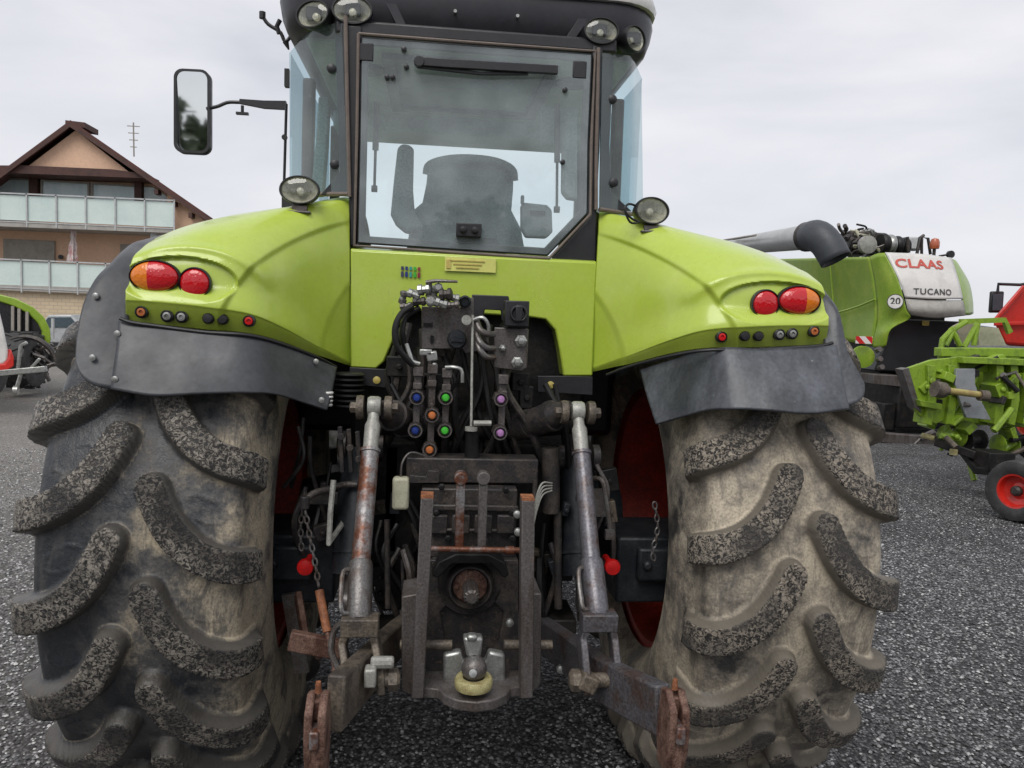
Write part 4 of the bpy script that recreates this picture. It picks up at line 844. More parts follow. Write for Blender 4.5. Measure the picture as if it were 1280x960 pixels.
# ---- roof
def rr_plan(hx, y0, y1, z, rad, cx=-.03, n=7, crown=0):
    P = []; 
    for (sx_, yy, a0) in ((1, y1, 0), (-1, y1, 90), (-1, y0, 180), (1, y0, 270)):
        for k in range(n):
            a = R(a0+90*k/(n-1)); cy_ = yy-rad if yy == y1 else yy+rad
            P.append(Vector((cx+sx_*(hx-rad)+rad*math.cos(a), cy_+rad*math.sin(a), z)))
    return P
RC = -.052
b = MB(); b.rings([rr_plan(.63,2.85,4.45,2.74,.12,RC), rr_plan(.665,2.83,4.5,2.762,.14,RC), rr_plan(.685,2.82,4.55,2.81,.17,RC), rr_plan(.694,2.81,4.6,2.86,.18,RC), rr_plan(.69,2.815,4.6,2.898,.18,RC)]); b.build('roof_housing', ROOFB, T, smooth=45)
b = MB(); b.rings([rr_plan(.698,2.80,4.62,2.90,.18,RC), rr_plan(.702,2.795,4.63,2.92,.18,RC), rr_plan(.69,2.82,4.6,2.98,.18,RC), rr_plan(.64,2.9,4.5,3.03,.16,RC), rr_plan(.5,3.1,4.3,3.055,.16,RC)]); b.build('roof_cap', WHITE, T, smooth=50)
b = MB(); P0 = [W(a, c_, 2.83) for a, c_ in ((478,8),(500,46),(708,60),(752,20))]; b.ring_prism([W(a, c_, 2.815) for a, c_ in ((482,3),(500,40),(712,58),(742,16))], [W(a, c_, 2.815) for a, c_ in ((494,2),(508,32),(706,49),(728,16))], (0,.03,0)); b.build('roof_recess_frame', ROOFB, T, bevel=.006)
for q in ((569,14),(647,20)): MB().lathe(W(*q, 2.80), [(.006,-.02),(.006,.004)], (0,-1,0), 10).build('roof_bolt', GALV, T)
b = MB(); b.box((-.03,2.80,2.725), (.98,.10,.05)); b.build('window_header', BLACKP, T, bevel=.01)
for x_ in ((458,66,2.735),(724,88,2.735)): b = MB(); b.box(W(*x_), (.05,.02,.06)); b.build('window_hinge', BLACKP, T, bevel=.004)
def worklight(q, rx, rz, axis, bracket=None, fender=False):
    c = W(*q); root = part('work_light', T, tuple(c)); A = Vector(axis).normalized()
    MB().lathe(c-A*.02, [(.55,-.05),(.85,-.035),(1.0,-.005),(1.04,.012),(1.0,.022),(.93,.022),(.91,.012),(.88,-.02),(.5,-.042),(.02,-.045)], A, 36, sx=rx, sz=rz, caps=False).build('lamp_housing', BLACKP, root)
    b = MB(); b.lathe(c-A*.02, [(.15,-.028),(.25,-.03),(.6,-.018),(.92,.013)], A, 36, sx=rx, sz=rz, caps=False); b.lathe(c-A*.02, [(.14,-.02),(.22,-.012),(.18,.0),(.02,.003)], A, 18, sx=rx, sz=rx); b.build('reflector', REFL, root)
    MB().lathe(c-A*.02, [(.93,.015),(.7,.021),(.4,.024),(.02,.025)], A, 36, sx=rx, sz=rz, caps=False).build('lamp_lens', CLEAR, root)
    b = MB()
    if fender: b.box(c+Vector((0,.02,-rz-.014)), (.05,.03,.022)); b.box(c+Vector((0,.02,-rz-.026)), (.075,.05,.008))
    else: b.box(c+Vector((0,.06,.02)), (.05,.07,.05))
    b.build('lamp_bracket', BLACKP if not fender else STEEL, root, bevel=.003)
worklight((390,17,2.77), .064,.046, (-.45,-1,.05)); worklight((440,12,2.74), .068,.047, (0,-1,0))
worklight((752,38,2.74), .062,.045, (.0,-1,0)); worklight((795,48,2.78), .050,.045, (.6,-1,.0))
worklight((374,237,2.62), .064,.046, (0,-1,.05), fender=True); worklight((816,263,2.62), .062,.046, (.15,-1,.05), fender=True)
for k in range(2): MB().rod(spline([W(800,278,2.6),W(788,272+6*k,2.6),W(781,262,2.6),W(786,255,2.61),W(797,258,2.63)], 16), .004, 6).build('lamp_cable', HOSE, T)
# aerial bracket by the roof corner, door handle
b = MB(); P = [W(*q) for q in ((327,18,3.1),(335,30,3.1),(350,40,3.1),(357,52,3.1),(368,40,3.1),(384,30,3.08))]; b.rod(spline(P, 20), .007, 8); b.rod([W(350,25,3.1),W(346,33,3.1),W(349,42,3.1)], .009, 8); b.lathe(W(328,19,3.1), [(.012,-.012),(.012,.012)], (0,0,1), 10); b.rod([W(357,52,3.1),W(361,62,3.1)], [.012,.003], 8); b.build('roof_bracket', BLACKP, T)
b = MB(); b.box(W(359,98,3.3), (.018,.03,.07)); b.rod([W(358,130,3.4),W(356,200,3.4),W(354,266,3.4)], .006, 8); b.lathe(W(356,172,3.4), [(.012,0),(.012,.01)], (0,-1,0), 10); b.build('grab_rail', BLACKP, T)
b = MB(); b.prism([W(a, c_, 3.0) for a, c_ in ((352,232),(356,232),(358,248),(374,250),(362,262),(352,266))], (0,.2,0)); b.build('door_corner', BLACKP, T)
# mirror
MR = part('wing_mirror', T, tuple(W(238,138,4.05)))
b = MB(); b.beam([W(358,132,4.1), W(330,131,4.1), W(300,127,4.1)], [(.03,.04),(.03,.035),(.03,.02)]); b.rod(spline([W(302,128,4.1),W(285,128,4.1),W(272,133,4.08),W(258,136,4.06)], 12), .009, 8); b.rod([W(303,132,4.08), W(303,141,4.08)], .008, 8); b.box(W(303,142,4.08), (.06,.02,.012)); b.build('mirror_arm', BLACKP, MR)
def rrect(x0, y0, x1, y1, r_, y, n=6, sk=0):
    P = []
    for cx_, cy_, a0 in ((x1-r_, y0+r_, -90), (x1-r_, y1-r_, 0), (x0+r_, y1-r_, 90), (x0+r_, y0+r_, 180)):
        for k in range(n):
            a = R(a0+90*k/(n-1)); X_ = cx_+r_*math.cos(a); Y_ = cy_+r_*math.sin(a); P.append(W(X_+sk*(Y_-y0)/(y1-y0), Y_+(X_-x0)*.05, y))
    return P
o_ = rrect(217,85,262,190,11,4.05); i_ = rrect(220,88,259,187,10,4.05)
MB().ring_prism(o_, i_, (0,.03,0)).build('mirror_rim', BLACKP, MR)
b = MB(); b.rings([o_, [p+Vector((0,.05,0)) for p in o_], [W(239,138,4.05).lerp(p, .7)+Vector((0,.09,0)) for p in o_]]); b.f = [f for f in b.f if len(f) == 4 or min(f) > 20]; b.mi = b.mi[:len(b.f)]; b.build('mirror_shell', BLACKP, MR)
b = MB(); n = len(i_); P = [p+Vector((0,.006+.004*(p.z-i_[0].z),0)) for p in i_]; P = [Vector((p.x, p.y+(p.z-2.9)*-.095, p.z)) for p in P]; b.add(P, [tuple(range(n))]); b.build('mirror_glass', MIRR, MR, smooth=0)

exec_bg = True
# ================================================================== THE HOUSE
YH = 31.0
PEACH = M('peach_render', (.80,.53,.37), .85, col2=(.76,.50,.35), sc_=1.2, fine=.06, bump=.004, bsc=30)
BROWN = M('brown_timber', (.10,.045,.035), .7, col2=(.07,.035,.03), sc_=3, fine=.2)
TILE = M('dark_roof_tiles', (.16,.06,.05), .75, col2=(.10,.045,.04), sc_=2, fine=.3)
def brickm():
    m, nt, b = nodes('cream_brick'); tc = N(nt, 'ShaderNodeTexCoord'); mp = N(nt, 'ShaderNodeMapping'); mp.inputs['Rotation'].default_value = (R(90),0,0); nt.links.new(tc.outputs['Object'], mp.inputs[0])
    br = N(nt, 'ShaderNodeTexBrick', i_Scale=1.0); br.inputs['Brick Width'].default_value = .30; br.inputs['Row Height'].default_value = .14; br.inputs['Mortar Size'].default_value = .012
    br.inputs['Color1'].default_value = (.62,.50,.34,1); br.inputs['Color2'].default_value = (.56,.44,.30,1); br.inputs['Mortar'].default_value = (.42,.36,.28,1)
    nt.links.new(mp.outputs[0], br.inputs['Vector']); nt.links.new(br.outputs[0], b.inputs['Base Color']); b.inputs['Roughness'].default_value = .85; return m
BRICK = brickm()
SHUT = M('grey_shutter', (.36,.33,.29), .6, sc_=3); CURT = M('pale_curtain', (.82,.88,.88), .7, col2=(.66,.76,.78), sc_=2.5, lo=.4, hi=.6, streak=True)
BALG = M('frosted_balcony_glass', (.64,.74,.70), .25, col2=(.56,.67,.64), sc_=.8, fine=.02)
CONC = M('balcony_concrete', (.42,.40,.37), .8, sc_=3); RAILM = M('white_railing', (.55,.56,.56), .4)
H = thing('apartment_house', 'peach rendered apartment house with brown gable roof and two glass balconies', 'house', tuple(W(90,431,YH)*1.0))
H.location.z = 0
def hw(px, py, dy=0): return W(px, py, YH)+Vector((0, dy, 0))
def hpr(L_, dy, d, name, m, parent=H, bevel=0): return MB().prism([hw(a, c_, dy) for a, c_ in L_], (-.3*d if d > 5 else 0, d, 0)).build(name, m, parent, smooth=30, bevel=bevel)
hpr([(-110,207),(28,206),(155,211),(182,218),(200,232),(250,272),(250,290),(-110,280)], 1.4, 9, 'upper_wall', PEACH)
hpr([(27,207),(89,160),(156,212)], .35, 9, 'gable_wall', PEACH)
hpr([(205,237),(252,274),(252,290),(205,290)], .35, 1.2, 'end_wall', PEACH)
hpr([(-110,282),(205,284),(205,362),(-110,352)], 1.4, 9, 'middle_wall', PEACH)
zb_ = hw(0,356).z
b = MB(); x0, x1 = hw(-110,356).x, hw(205,356).x; b.box(((x0+x1)/2, YH+4.5, zb_/2), (x1-x0, 9, zb_)); b.build('ground_floor_wall', BRICK, H, smooth=0)
b = MB(); 
for (p, q, r_) in (((88,150),(266,273),1),((88,150),(-115,300),1)):
    a_, c_ = hw(*p), hw(*q); th_ = Vector((0,0,-.12)); b.prism([a_, c_, c_+th_, a_+th_], (-3.3,11,0))
rf = b.build('roof', TILE, H, smooth=0)
b = MB()
for (p, q) in (((88,153),(266,276)),((88,153),(-115,303))):
    a_, c_ = hw(*p, -.06), hw(*q, -.06); th_ = Vector((0,0,-.17)); b.prism([a_, c_, c_+th_, a_+th_], (0,.08,0))
b.build('barge_board', BROWN, rf, smooth=0)
b = MB()
for t in (.62,.74,.86):
    a_ = hw(88+178*t, 158+123*t, .2); MB().box(a_+Vector((-.1,0,-.16)), (.14,.4,.18)).build('rafter_end', BROWN, rf, smooth=0)
hpr([(-110,206),(28,206),(140,211),(182,217),(180,222),(-110,211)], .1, 1.4, 'tie_beam', BROWN)
hpr([(72,145),(97,148),(97,155),(72,151)], .6, 1.2, 'chimney', BROWN, rf)
b = MB(); p = hw(129,175,3); q = hw(128,128,3); b.rod([p, q], .03, 6)
for k in range(4): zz = q.z-.15-k*.28; b.box((q.x, q.y, zz), (.5-.08*k,.03,.03))
b.build('aerial', SHUT, rf)
hpr([(-90,168),(-60,165),(32,168),(10,195),(-90,215)], 6, 6, 'side_roof', TILE)
for L_ in ([(-60,214),(16,216),(16,246),(-60,240)], [(30,217),(93,221),(93,248),(30,245)], [(96,221),(154,225),(154,252),(96,249)], [(164,226),(176,227),(200,243),(200,254),(164,252)]):
    w_ = hpr(L_, 1.30, .08, 'window', CURT); i2 = inset(L_, 2.0) if len(L_) == 4 else None
    if i2: MB().ring_prism([hw(a, c_, 1.22) for a, c_ in L_], [hw(a, c_, 1.22) for a, c_ in i2], (0,.06,0)).build('window_frame', SHUT, w_, smooth=0)
    MB().add([hw(a, c_, 1.27) for a, c_ in L_], [tuple(range(len(L_)))]).build('window_glass', glassm('house_glass', (.92,.96,.97), .0, .05) if 'hg' not in globals() else hg, w_, smooth=0)
    hg = bpy.data.materials['house_glass']
for L_ in ([(17,207),(27,208),(27,250),(17,250)], [(154,212),(163,214),(163,256),(154,256)]): hpr(L_, 1.1, .28, 'timber_post', BROWN)
for L_ in ([(-20,294),(47,297),(47,335),(-20,330)], [(133,301),(160,302),(160,335),(133,335)]): hpr(L_, 1.3, .09, 'shuttered_window', SHUT)
MB().lathe(hw(56,318,1.3), [(.09,0),(.09,.08)], (0,-1,0), 12).build('wall_lamp', BLACKP, H)
for y0, xe, ys in ((242, 220, 278), (324, 205, 357)):
    sl = .044
    bb = hpr([(-110,ys-110*sl),(xe,ys+xe*sl*.0+ (9 if y0 == 242 else 6)),(xe,ys+14),(-110,ys+6-110*sl)], -.2, 1.8, 'balcony', CONC)
    for k in range(9):
        xa = -110+k*((xe+110)/9); xb = xa+(xe+110)/9; ya = y0+xa*sl; yb = y0+xb*sl
        MB().prism([hw(xa+.8, ya+2, -.16), hw(xb-.8, yb+2, -.16), hw(xb-.8, yb+33, -.16), hw(xa+.8, ya+33, -.16)], (0,.03,0)).build('glass_panel', BALG, bb, smooth=0)
        b = MB(); p = hw(xb, yb-1, -.2); b.box((p.x, p.y, p.z-.62), (.05,.05,1.25)); b.build('railing_post', RAILM, bb, smooth=0)
    b = MB(); b.beam([hw(-110, y0-110*sl, -.2), hw(xe, y0+xe*sl, -.2)], (.05,.05)); b.beam([hw(-110, y0+35-110*sl, -.2), hw(xe, y0+35+xe*sl, -.2)], (.04,.04)); b.build('handrail', RAILM, bb, smooth=0)
for x_ in (190,):
    b = MB(); p = hw(x_, 284, .2); q = hw(x_, 330, .2); b.beam([p, q], (.2,.2), up=(0,1,0)); b.build('balcony_post', RAILM, H)
q = hw(84,330,.4); q0 = hw(86,281,.4)
PS = thing('parasol', 'closed white and pink parasol standing on the lower balcony of the peach house', 'parasol', tuple(q))
b = MB(); b.rod([q, q0+Vector((0,0,.08))], .03, 8); b.build('pole', RAILM, PS)
b = MB(); rings = []
for k in range(9):
    t = k/8; p = q.lerp(q0, .08+.9*t); r_ = .2-.13*t+.03*math.sin(k*2.2)
    rings.append([p+Vector((r_*(1-.35*(j % 2))*math.cos(2*PI*j/12), r_*(1-.35*(j % 2))*math.sin(2*PI*j/12), 0)) for j in range(12)])
b.rings(rings); b.build('canopy', M('parasol_cloth', (.70,.62,.60), .8, col2=(.55,.28,.28), sc_=5, lo=.5, hi=.6), PS)

# ---- far hills and trees
HILL = M('distant_hill', (.10,.12,.13), .95, col2=(.08,.10,.11), sc_=.02)
rows = []
for yy, zz in ((560,0),(600,1),(660,1),(760,0)):
    rows.append([(x_, yy, zz*(9+6*math.sin(x_*.006+1)+3*math.sin(x_*.021)+(6 if x_ > 250 else 0))-.2) for x_ in range(-900, 1300, 25)])
o = MB().grid(np.array(rows, float)).build('hills', HILL, smooth=60); o['kind'] = 'structure'

# ================================================================== LEFT-HAND MACHINES
def wheel(parent, c, r_, w_, rimr, mt, mr, ax=(1,0,0), name='wheel', lug=0):
    root = part(name, parent, tuple(c)); A = Vector(ax).normalized(); b = MB(); h = w_/2
    b.lathe(c, [(rimr,-h*.8),(rimr+.02,-h*.95),(r_*.82,-h),(r_*.95,-h*.9),(r_*.995,-h*.6),(r_,0),(r_*.995,h*.6),(r_*.95,h*.9),(r_*.82,h),(rimr+.02,h*.95),(rimr,h*.8)], A, 44, caps=False)
    if lug:
        Z = Vector((0,0,1)); Y = A.cross(Z).normalized()
        for k in range(lug):
            for sg in (-1, 1):
                a = 2*PI*(k+.25*sg)/lug; d = Y*math.cos(a)+Z*math.sin(a); tg = -Y*math.sin(a)+Z*math.cos(a); cc = Vector(c)+d*(r_-.0)+A*(sg*h*.48)
                rot = Matrix((A*.85+tg*.45*sg, tg*.85-A*.45*sg, d)).transposed(); b.box(cc, (h*.95,.05*r_*1.6,.08*r_), rot)
    b.build('tyre', mt, root); b = MB()
    b.lathe(c, [(rimr+.015,-h*.8),(rimr-.02,-h*.7),(rimr-.03,-h*.1),(rimr*.35,-h*.2),(rimr*.33,-h*.45),(.01,-h*.48)], A, 36, caps=False)
    b.lathe(c, [(rimr+.015,h*.8),(rimr-.02,h*.7),(rimr-.03,h*.1),(rimr*.35,h*.2),(rimr*.33,h*.5),(.01,h*.52)], A, 36, caps=False); b.build('rim', mr, root)
    return root
YL = 15.5
GM = thing('farm_machine', 'lime edged machine with dark curved side window parked below the peach house', 'machine', (W(20,470,YL).x, YL, 0))
ol = [(-120,352),(-60,356),(0,368),(20,373),(42,384),(56,397),(63,412),(64,424),(60,432)]; il = [(-120,362),(-60,366),(0,377),(18,383),(36,392),(48,404),(53,414),(53,420),(53,420)]
b = MB()
P = [W(a, c_, YL) for a, c_ in ol]; Q = [W(a, c_, YL) for a, c_ in il]
b.prism(P[:8]+[W(62,432,YL), W(36,434,YL), W(36,426,YL)]+Q[::-1][1:], (-1.5,1.9,0)); b.build('hood_shell', GREEN2, GM, bevel=.02)
MB().prism([W(a, c_, YL+.05) for a, c_ in ((-120,362),(0,377),(36,392),(53,412),(52,424),(30,428),(-120,425))], (-1.45,1.8,0)).build('side_window', M('dark_panel', (.025,.025,.028), .25, fine=.1), GM)
b = MB(); 
for x_ in (16, 24, 34): b.beam([W(x_,380+(x_-10)*.4,YL-.02), W(x_,425,YL-.02)], (.05,.03), up=(0,1,0))
b.build('window_bar', SHUT, GM)
wheel(GM, W(30,450,YL-.3), .52, .5, .26, TYRE_S, DARK2, lug=16); wheel(GM, W(-70,445,YL-.3), .62, .5, .3, TYRE_S, REDRIM, lug=16)
b = MB()
A_ = W(25,455,YL-.6)
b.rod(spline([A_+Vector((-.5*math.cos(a)*1.1+.1, 0, .55*math.sin(a)-.05)) for a in [R(x) for x in (20,50,80,110,140,165)]], 24), .05, 6); b.build('wheel_arch', DARK2, GM)
b = MB(); random.seed(3)
for i in range(26):
    p = W(random.uniform(28,62), random.uniform(432,468), YL-random.uniform(0,.5)); q = p+Vector((random.uniform(-.3,.3), random.uniform(-.1,.1), random.uniform(-.25,.25))); b.rod([p, q], random.uniform(.012,.04), 6)
b.build('linkage', STEEL, GM)
b = MB(); b.box(W(30,445,YL+.5), (1.4,.8,.35)); b.build('chassis', DARK, GM, bevel=.03)
b = MB(); b.beam([W(66,398,YL-.1), W(66,424,YL-.1)], (.04,.05), up=(0,1,0)); b.build('marker_post', RAILM, GM)
YW = 12.5
WM_ = thing('white_trailer', 'white rounded machine body with red lower edge cut off at the picture edge', 'trailer', (W(-20,480,YW).x, YW, 0))
b = MB(); b.prism([W(a, c_, YW) for a, c_ in ((-120,350),(-20,362),(-2,378),(6,410),(12,440),(12,452),(4,458),(-120,470))], (-1.4,1.4,0)); b.build('body', WHITE, WM_, bevel=.06, seg=3)
b = MB(); b.prism([W(a, c_, YW-.03) for a, c_ in ((14,436),(18,447),(18,458),(8,464),(-40,466),(-40,456),(6,455),(11,448))], (-1.2,1.2,0)); b.build('red_skirt', REDM, WM_, bevel=.02)
wheel(WM_, W(-18,462,YW+.3), .42, .3, .2, TYRE_S, RAILM)
b = MB(); b.beam([W(-40,470,YW-.1), W(58,461,YW-.1)], (.08,.09)); b.beam([W(22,464,YW-.1), W(26,432,YW-.1), W(34,428,YW-.1)], (.05,.04), up=(0,1,0)); b.beam([W(36,463,YW-.1), W(50,448,YW-.1)], (.04,.04), up=(0,1,0)); b.build('drawbar', GALV, WM_, bevel=.01)
p = W(20,488,YW-.1); b = MB(); b.rod([W(27,464,YW-.1), p], .03, 8); b.lathe(p, [(.07,-.03),(.07,.03)], (1,.2,0), 16); b.build('jockey_wheel', GALV, WM_)
# parked car beyond
YCAR = 27.0
CR = thing('parked_car', 'small grey car parked against the cream brick wall beside the tractor wheel', 'car', (W(84,440,YCAR).x, YCAR, 0))
c = Vector((W(86,440,YCAR).x+.1, YCAR, 0)); CARM = M('grey_car_paint', (.42,.43,.44), .3, coat=.5, fine=.02)
pr = [(-2.0,.35),(-2.05,.75),(-1.95,.95),(-1.2,1.0),(-.75,1.38),(.7,1.42),(1.35,1.02),(1.9,.92),(2.0,.6),(1.98,.35)]
b = MB(); b.prism([(c.x+p[0]*.5, c.y+p[0]*.0-0.8, p[1]) for p in pr], (0,1.6,0)); b.build('body', CARM, CR, bevel=.05, seg=3)
b = MB(); b.prism([(c.x+p[0]*.5, c.y-.83, p[1]) for p in ((-1.15,.98),(-.72,1.30),(.66,1.34),(1.2,1.0))], (0,1.66,0)); b.build('window', M('car_glass', (.08,.11,.13), .1), CR, bevel=.01)
for dx in (-.62,.62): wheel(CR, (c.x+dx, c.y-.75, .31), .31, .2, .19, TYRE_S, GALV, (0,1,0))
b = MB(); b.box((c.x, c.y-.82, .42), (1.9,.06,.2)); b.build('bumper', BLACKP, CR, bevel=.02)

# ================================================================== COMBINE HARVESTER (right)
def textmesh(s, size, mat, parent, loc, axx, axz, name='lettering', thick=.004, bold=0.0, xs=1.0, zs=1.0, track=1.0, on=None):
    cu = bpy.data.curves.new('t', 'FONT'); cu.body = s; cu.size = size; cu.offset = bold; cu.extrude = 0; cu.align_x = 'CENTER'; cu.align_y = 'CENTER'; cu.space_character = track; cu.resolution_u = 4
    to = bpy.data.objects.new('t', cu); COL.objects.link(to); dg = bpy.context.evaluated_depsgraph_get(); me = bpy.data.meshes.new_from_object(to.evaluated_get(dg)); bpy.data.objects.remove(to)
    X = Vector(axx).normalized(); Z = Vector(axz); Z = (Z-X*Z.dot(X)).normalized()
    for v in me.vertices:
        v.co = Vector(loc)+X*(v.co.x*xs)+Z*(v.co.y*zs)
        if on is not None:
            h_ = on.ray_cast(v.co-Vector((0,1,0)), Vector((0,1,0)))[0]
            if h_ is not None: v.co.y = h_.y-.035
    me.materials.clear(); me.materials.append(mat); me.name = name; o = bpy.data.objects.new(name, me); COL.objects.link(o); setp(o, parent); return o
C0 = W(1150,540,13)
CH = thing('combine_harvester', 'lime green and white combine harvester seen from behind with folded grey unloading auger', 'combine harvester', (C0.x, 14, 0))
DKP = M('charcoal_panel', (.022,.023,.026), .4, fine=.08, sc_=3)
def pw(L_): return [[W(*q) for q in r_] for r_ in L_]
side = pw([[(1088,321,13.6),(1040,322,15.0),(1000,323,16.6),(955,324,19)],[(1094,352,13.5),(1045,350,15.0),(1002,348,16.6),(957,346,19)],[(1097,390,13.45),(1050,384,15.0),(1006,378,16.6),(960,372,19)],[(1092,432,13.5),(1050,425,15.0),(1008,414,16.6),(962,404,19)]])
MB().grid(patch(side, 24, 40)).build('side_panel', GREEN2, CH, smooth=60, solid=.02)
b = MB(); P = [W(*q) for q in ((1094,374,13.43),(1070,384,14.0),(1040,392,15.0),(1003,396,16.5))]; b.rod(spline(P, 12), .02, 6); b.rod([W(1038,322,15.02)+Vector((-.02,0,0)), W(1047,425,14.98)+Vector((-.02,0,0))], .015, 6); b.build('panel_crease', GREEN2, CH)
corn = pw([[(1088,321,13.6),(1097,317,13.4),(1106,316,13.25)],[(1094,350,13.5),(1108,350,13.2),(1123,350,13.0)],[(1097,380,13.45),(1116,384,13.1),(1133,386,12.92)],[(1097,402,13.45),(1116,402,13.12),(1137,398,12.95)],[(1094,418,13.48),(1106,416,13.2),(1114,412,13.1)],[(1092,434,13.5),(1102,434,13.3),(1108,432,13.2)]])
MB().grid(patch(corn, 30, 14)).build('corner_panel', GREEN2, CH, smooth=60, solid=.02)
wh = pw([[(1106,316,13.25),(1150,318,13.15),(1189,323,13.25)],[(1123,350,13.0),(1162,352,12.9),(1198,352,13.0)],[(1131,372,12.93),(1168,374,12.82),(1203,374,12.93)]])
hood_ = MB().grid(patch(wh, 18, 18)).build('rear_hood', WHITE, CH, smooth=60, solid=.02)
wh2 = pw([[(1131,373.5,12.95),(1168,375.5,12.85),(1203,375.5,12.95)],[(1134,386,12.92),(1169,388,12.82),(1205,386,12.92)],[(1137,393,12.98),(1170,397,12.9),(1206,394,12.98)]])
MB().grid(patch(wh2, 10, 14)).build('hood_lower_strip', M('pale_grey_panel', (.52,.51,.47), .4), CH, smooth=60, solid=.02)
rt = pw([[(1189,323,13.25),(1194,325,13.5),(1197,328,13.9)],[(1198,352,13.0),(1206,352,13.3),(1211,352,13.8)],[(1203,374,12.93),(1211,374,13.2),(1216,374,13.7)],[(1206,394,12.98),(1212,394,13.2),(1217,392,13.7)]])
MB().grid(patch(rt, 16, 8)).build('corner_panel', GREEN2, CH, smooth=60, solid=.02)
b = MB(); b.prism([W(a, c_, 13.25) for a, c_ in ((1114,410),(1132,399),(1205,402),(1208,420),(1190,466),(1093,464),(1104,434))], (0,.6,0)); b.build('rear_apron', DKP, CH, bevel=.03)
b = MB(); b.box(W(1157,404,13.2), (.12,.03,.09)); b.build('apron_catch', STICK2, CH)
ax_ = W(1190,356,12.9)-W(1130,353,12.9); up_ = W(1152,320,13.1)-W(1160,352,12.85)
REDL = M('red_letters', (.62,.10,.07), .5); DKL = M('dark_letters', (.05,.05,.05), .5)
textmesh('CLAAS', .22, REDL, CH, W(1154,330,12.97)+Vector((0,-.02,0)), ax_, (0,0,1), bold=.006, xs=1.32, track=1.05, on=bvh(hood_))
textmesh('TUCANO', .15, DKL, CH, W(1168,365,12.82)+Vector((0,-.02,0)), W(1198,366,12.8)-W(1138,364,12.8), (0,0,1), bold=.002, xs=1.05, track=1.1, on=bvh(hood_))
c = W(1119,377,12.98); d_ = Vector((-.5,-1,.1)).normalized(); MB().lathe(c, [(.13,-.01),(.13,.012)], d_, 28).build('speed_disc', WHITE, CH)
b = MB(); b.lathe(c, [(.135,.0),(.135,.014),(.122,.014)], d_, 28, caps=False); b.build('speed_disc_rim', DKL, CH)
textmesh('20', .17, DKL, CH, c+d_*.016, (1,-.5,0), (0,0,1), bold=.003)
b = MB(); b.box(((side[0][0].x+W(1216,374,13.7).x)/2+.1, 16.3, 2.1), (1.35,4.6,1.0)); b.box((C0.x+.1, 15.5, 1.2), (1.3,4,.9)); b.build('machine_body', DARK, CH, bevel=.03)
# engine deck clutter
random.seed(12)
for i in range(46):
    p = W(random.uniform(1052,1098), random.uniform(288,318), random.uniform(14.2,15.2)); q = p+Vector((random.uniform(-.35,.35), random.uniform(-.3,.3), random.uniform(-.2,.2)))
    MB().rod(spline([p, (p+q)/2+Vector((random.uniform(-.1,.1),0,random.uniform(-.1,.1))), q], 6), random.uniform(.015,.045), 7).build('engine_pipe', random.choice([GALV, STEEL, DARK2, DARK, YELC]), CH)
b = MB(); b.box(W(1075,306,15), (.75,.6,.45)); b.build('engine', DARK2, CH, bevel=.03)
MB().lathe(W(1084,306,14.1), [(.17,-.05),(.17,.05),(.05,.08)], (0,-1,0), 24).build('pulley', WHITEST, CH)
for k in range(4): MB().lathe(W(1103+k*9,305+k,14.3), [(.19-.012*k,-.06),(.21-.012*k,-.02),(.21-.012*k,.02),(.19-.012*k,.06)], (1,0,0), 22).build('air_filter_ring', (HOSE, GALV, HOSE, HOSE)[k], CH)
b = MB(); b.box(W(1140,305,14.5), (.3,.3,.25)); b.build('tank', RAILM, CH, bevel=.03)
for q in ([(1146,318),(1150,297),(1155,294)], [(1152,320),(1152,296),(1160,298),(1163,318)], [(1136,316),(1134,296)]):
    MB().rod([W(a, c_, 13.8) for a, c_ in q], .03, 6).build('deck_rail', DARK2, CH)
b = MB(); b.rod([W(1167,322,13.6), W(1168,310,13.6)], .03, 8); h = b.build('beacon', DARK2, CH); p = W(1168,311,13.6)
MB().lathe(p, [(.075,0),(.085,.04),(.085,.12),(.06,.18),(.01,.2)], (0,0,1), 18).build('beacon_lens', M('orange_beacon', (.50,.12,.05), .3, coat=.4), h)
MB().rod([W(1174,320,13.6), W(1187,318,13.6)], .02, 6).build('lamp_arm', DARK2, CH); MB().lathe(W(1188,318,13.6), [(.07,-.03),(.07,.03),(.05,.03)], (0,-1,0), 16).build('rear_lamp', BLACKP, CH)
# unloading auger
AU = part('unloading_auger', CH, tuple(W(1015,297,11.8)))
b = MB(); b.rod([W(1012,296,11.8), W(940,305,16), W(905,309,19.5)], .20, 26); b.build('auger_tube', M('pale_auger_paint', (.42,.43,.42), .35, sc_=2), AU)
P = [W(1010,296,11.85), W(1022,295,11.6), W(1034,306,11.45), W(1045,325,11.35)]
b = MB(); b.rod(spline(P, 12), [.225,.235,.24,.245,.245,.245,.245,.24,.24,.24,.235,.235], 26, caps=False); b.build('rubber_spout', M('dark_rubber', (.055,.062,.072), .5), AU, solid=.02)
MB().lathe(P[0], [(.235,-.05),(.235,.05)], P[1]-P[0], 24).build('clamp_band', DARK2, AU)
for k in range(3): b = MB(); b.rod([W(905+k*6,300-k*.5,17), W(945,294,14)], .02, 6); b.build('auger_stay', SHUT, AU)
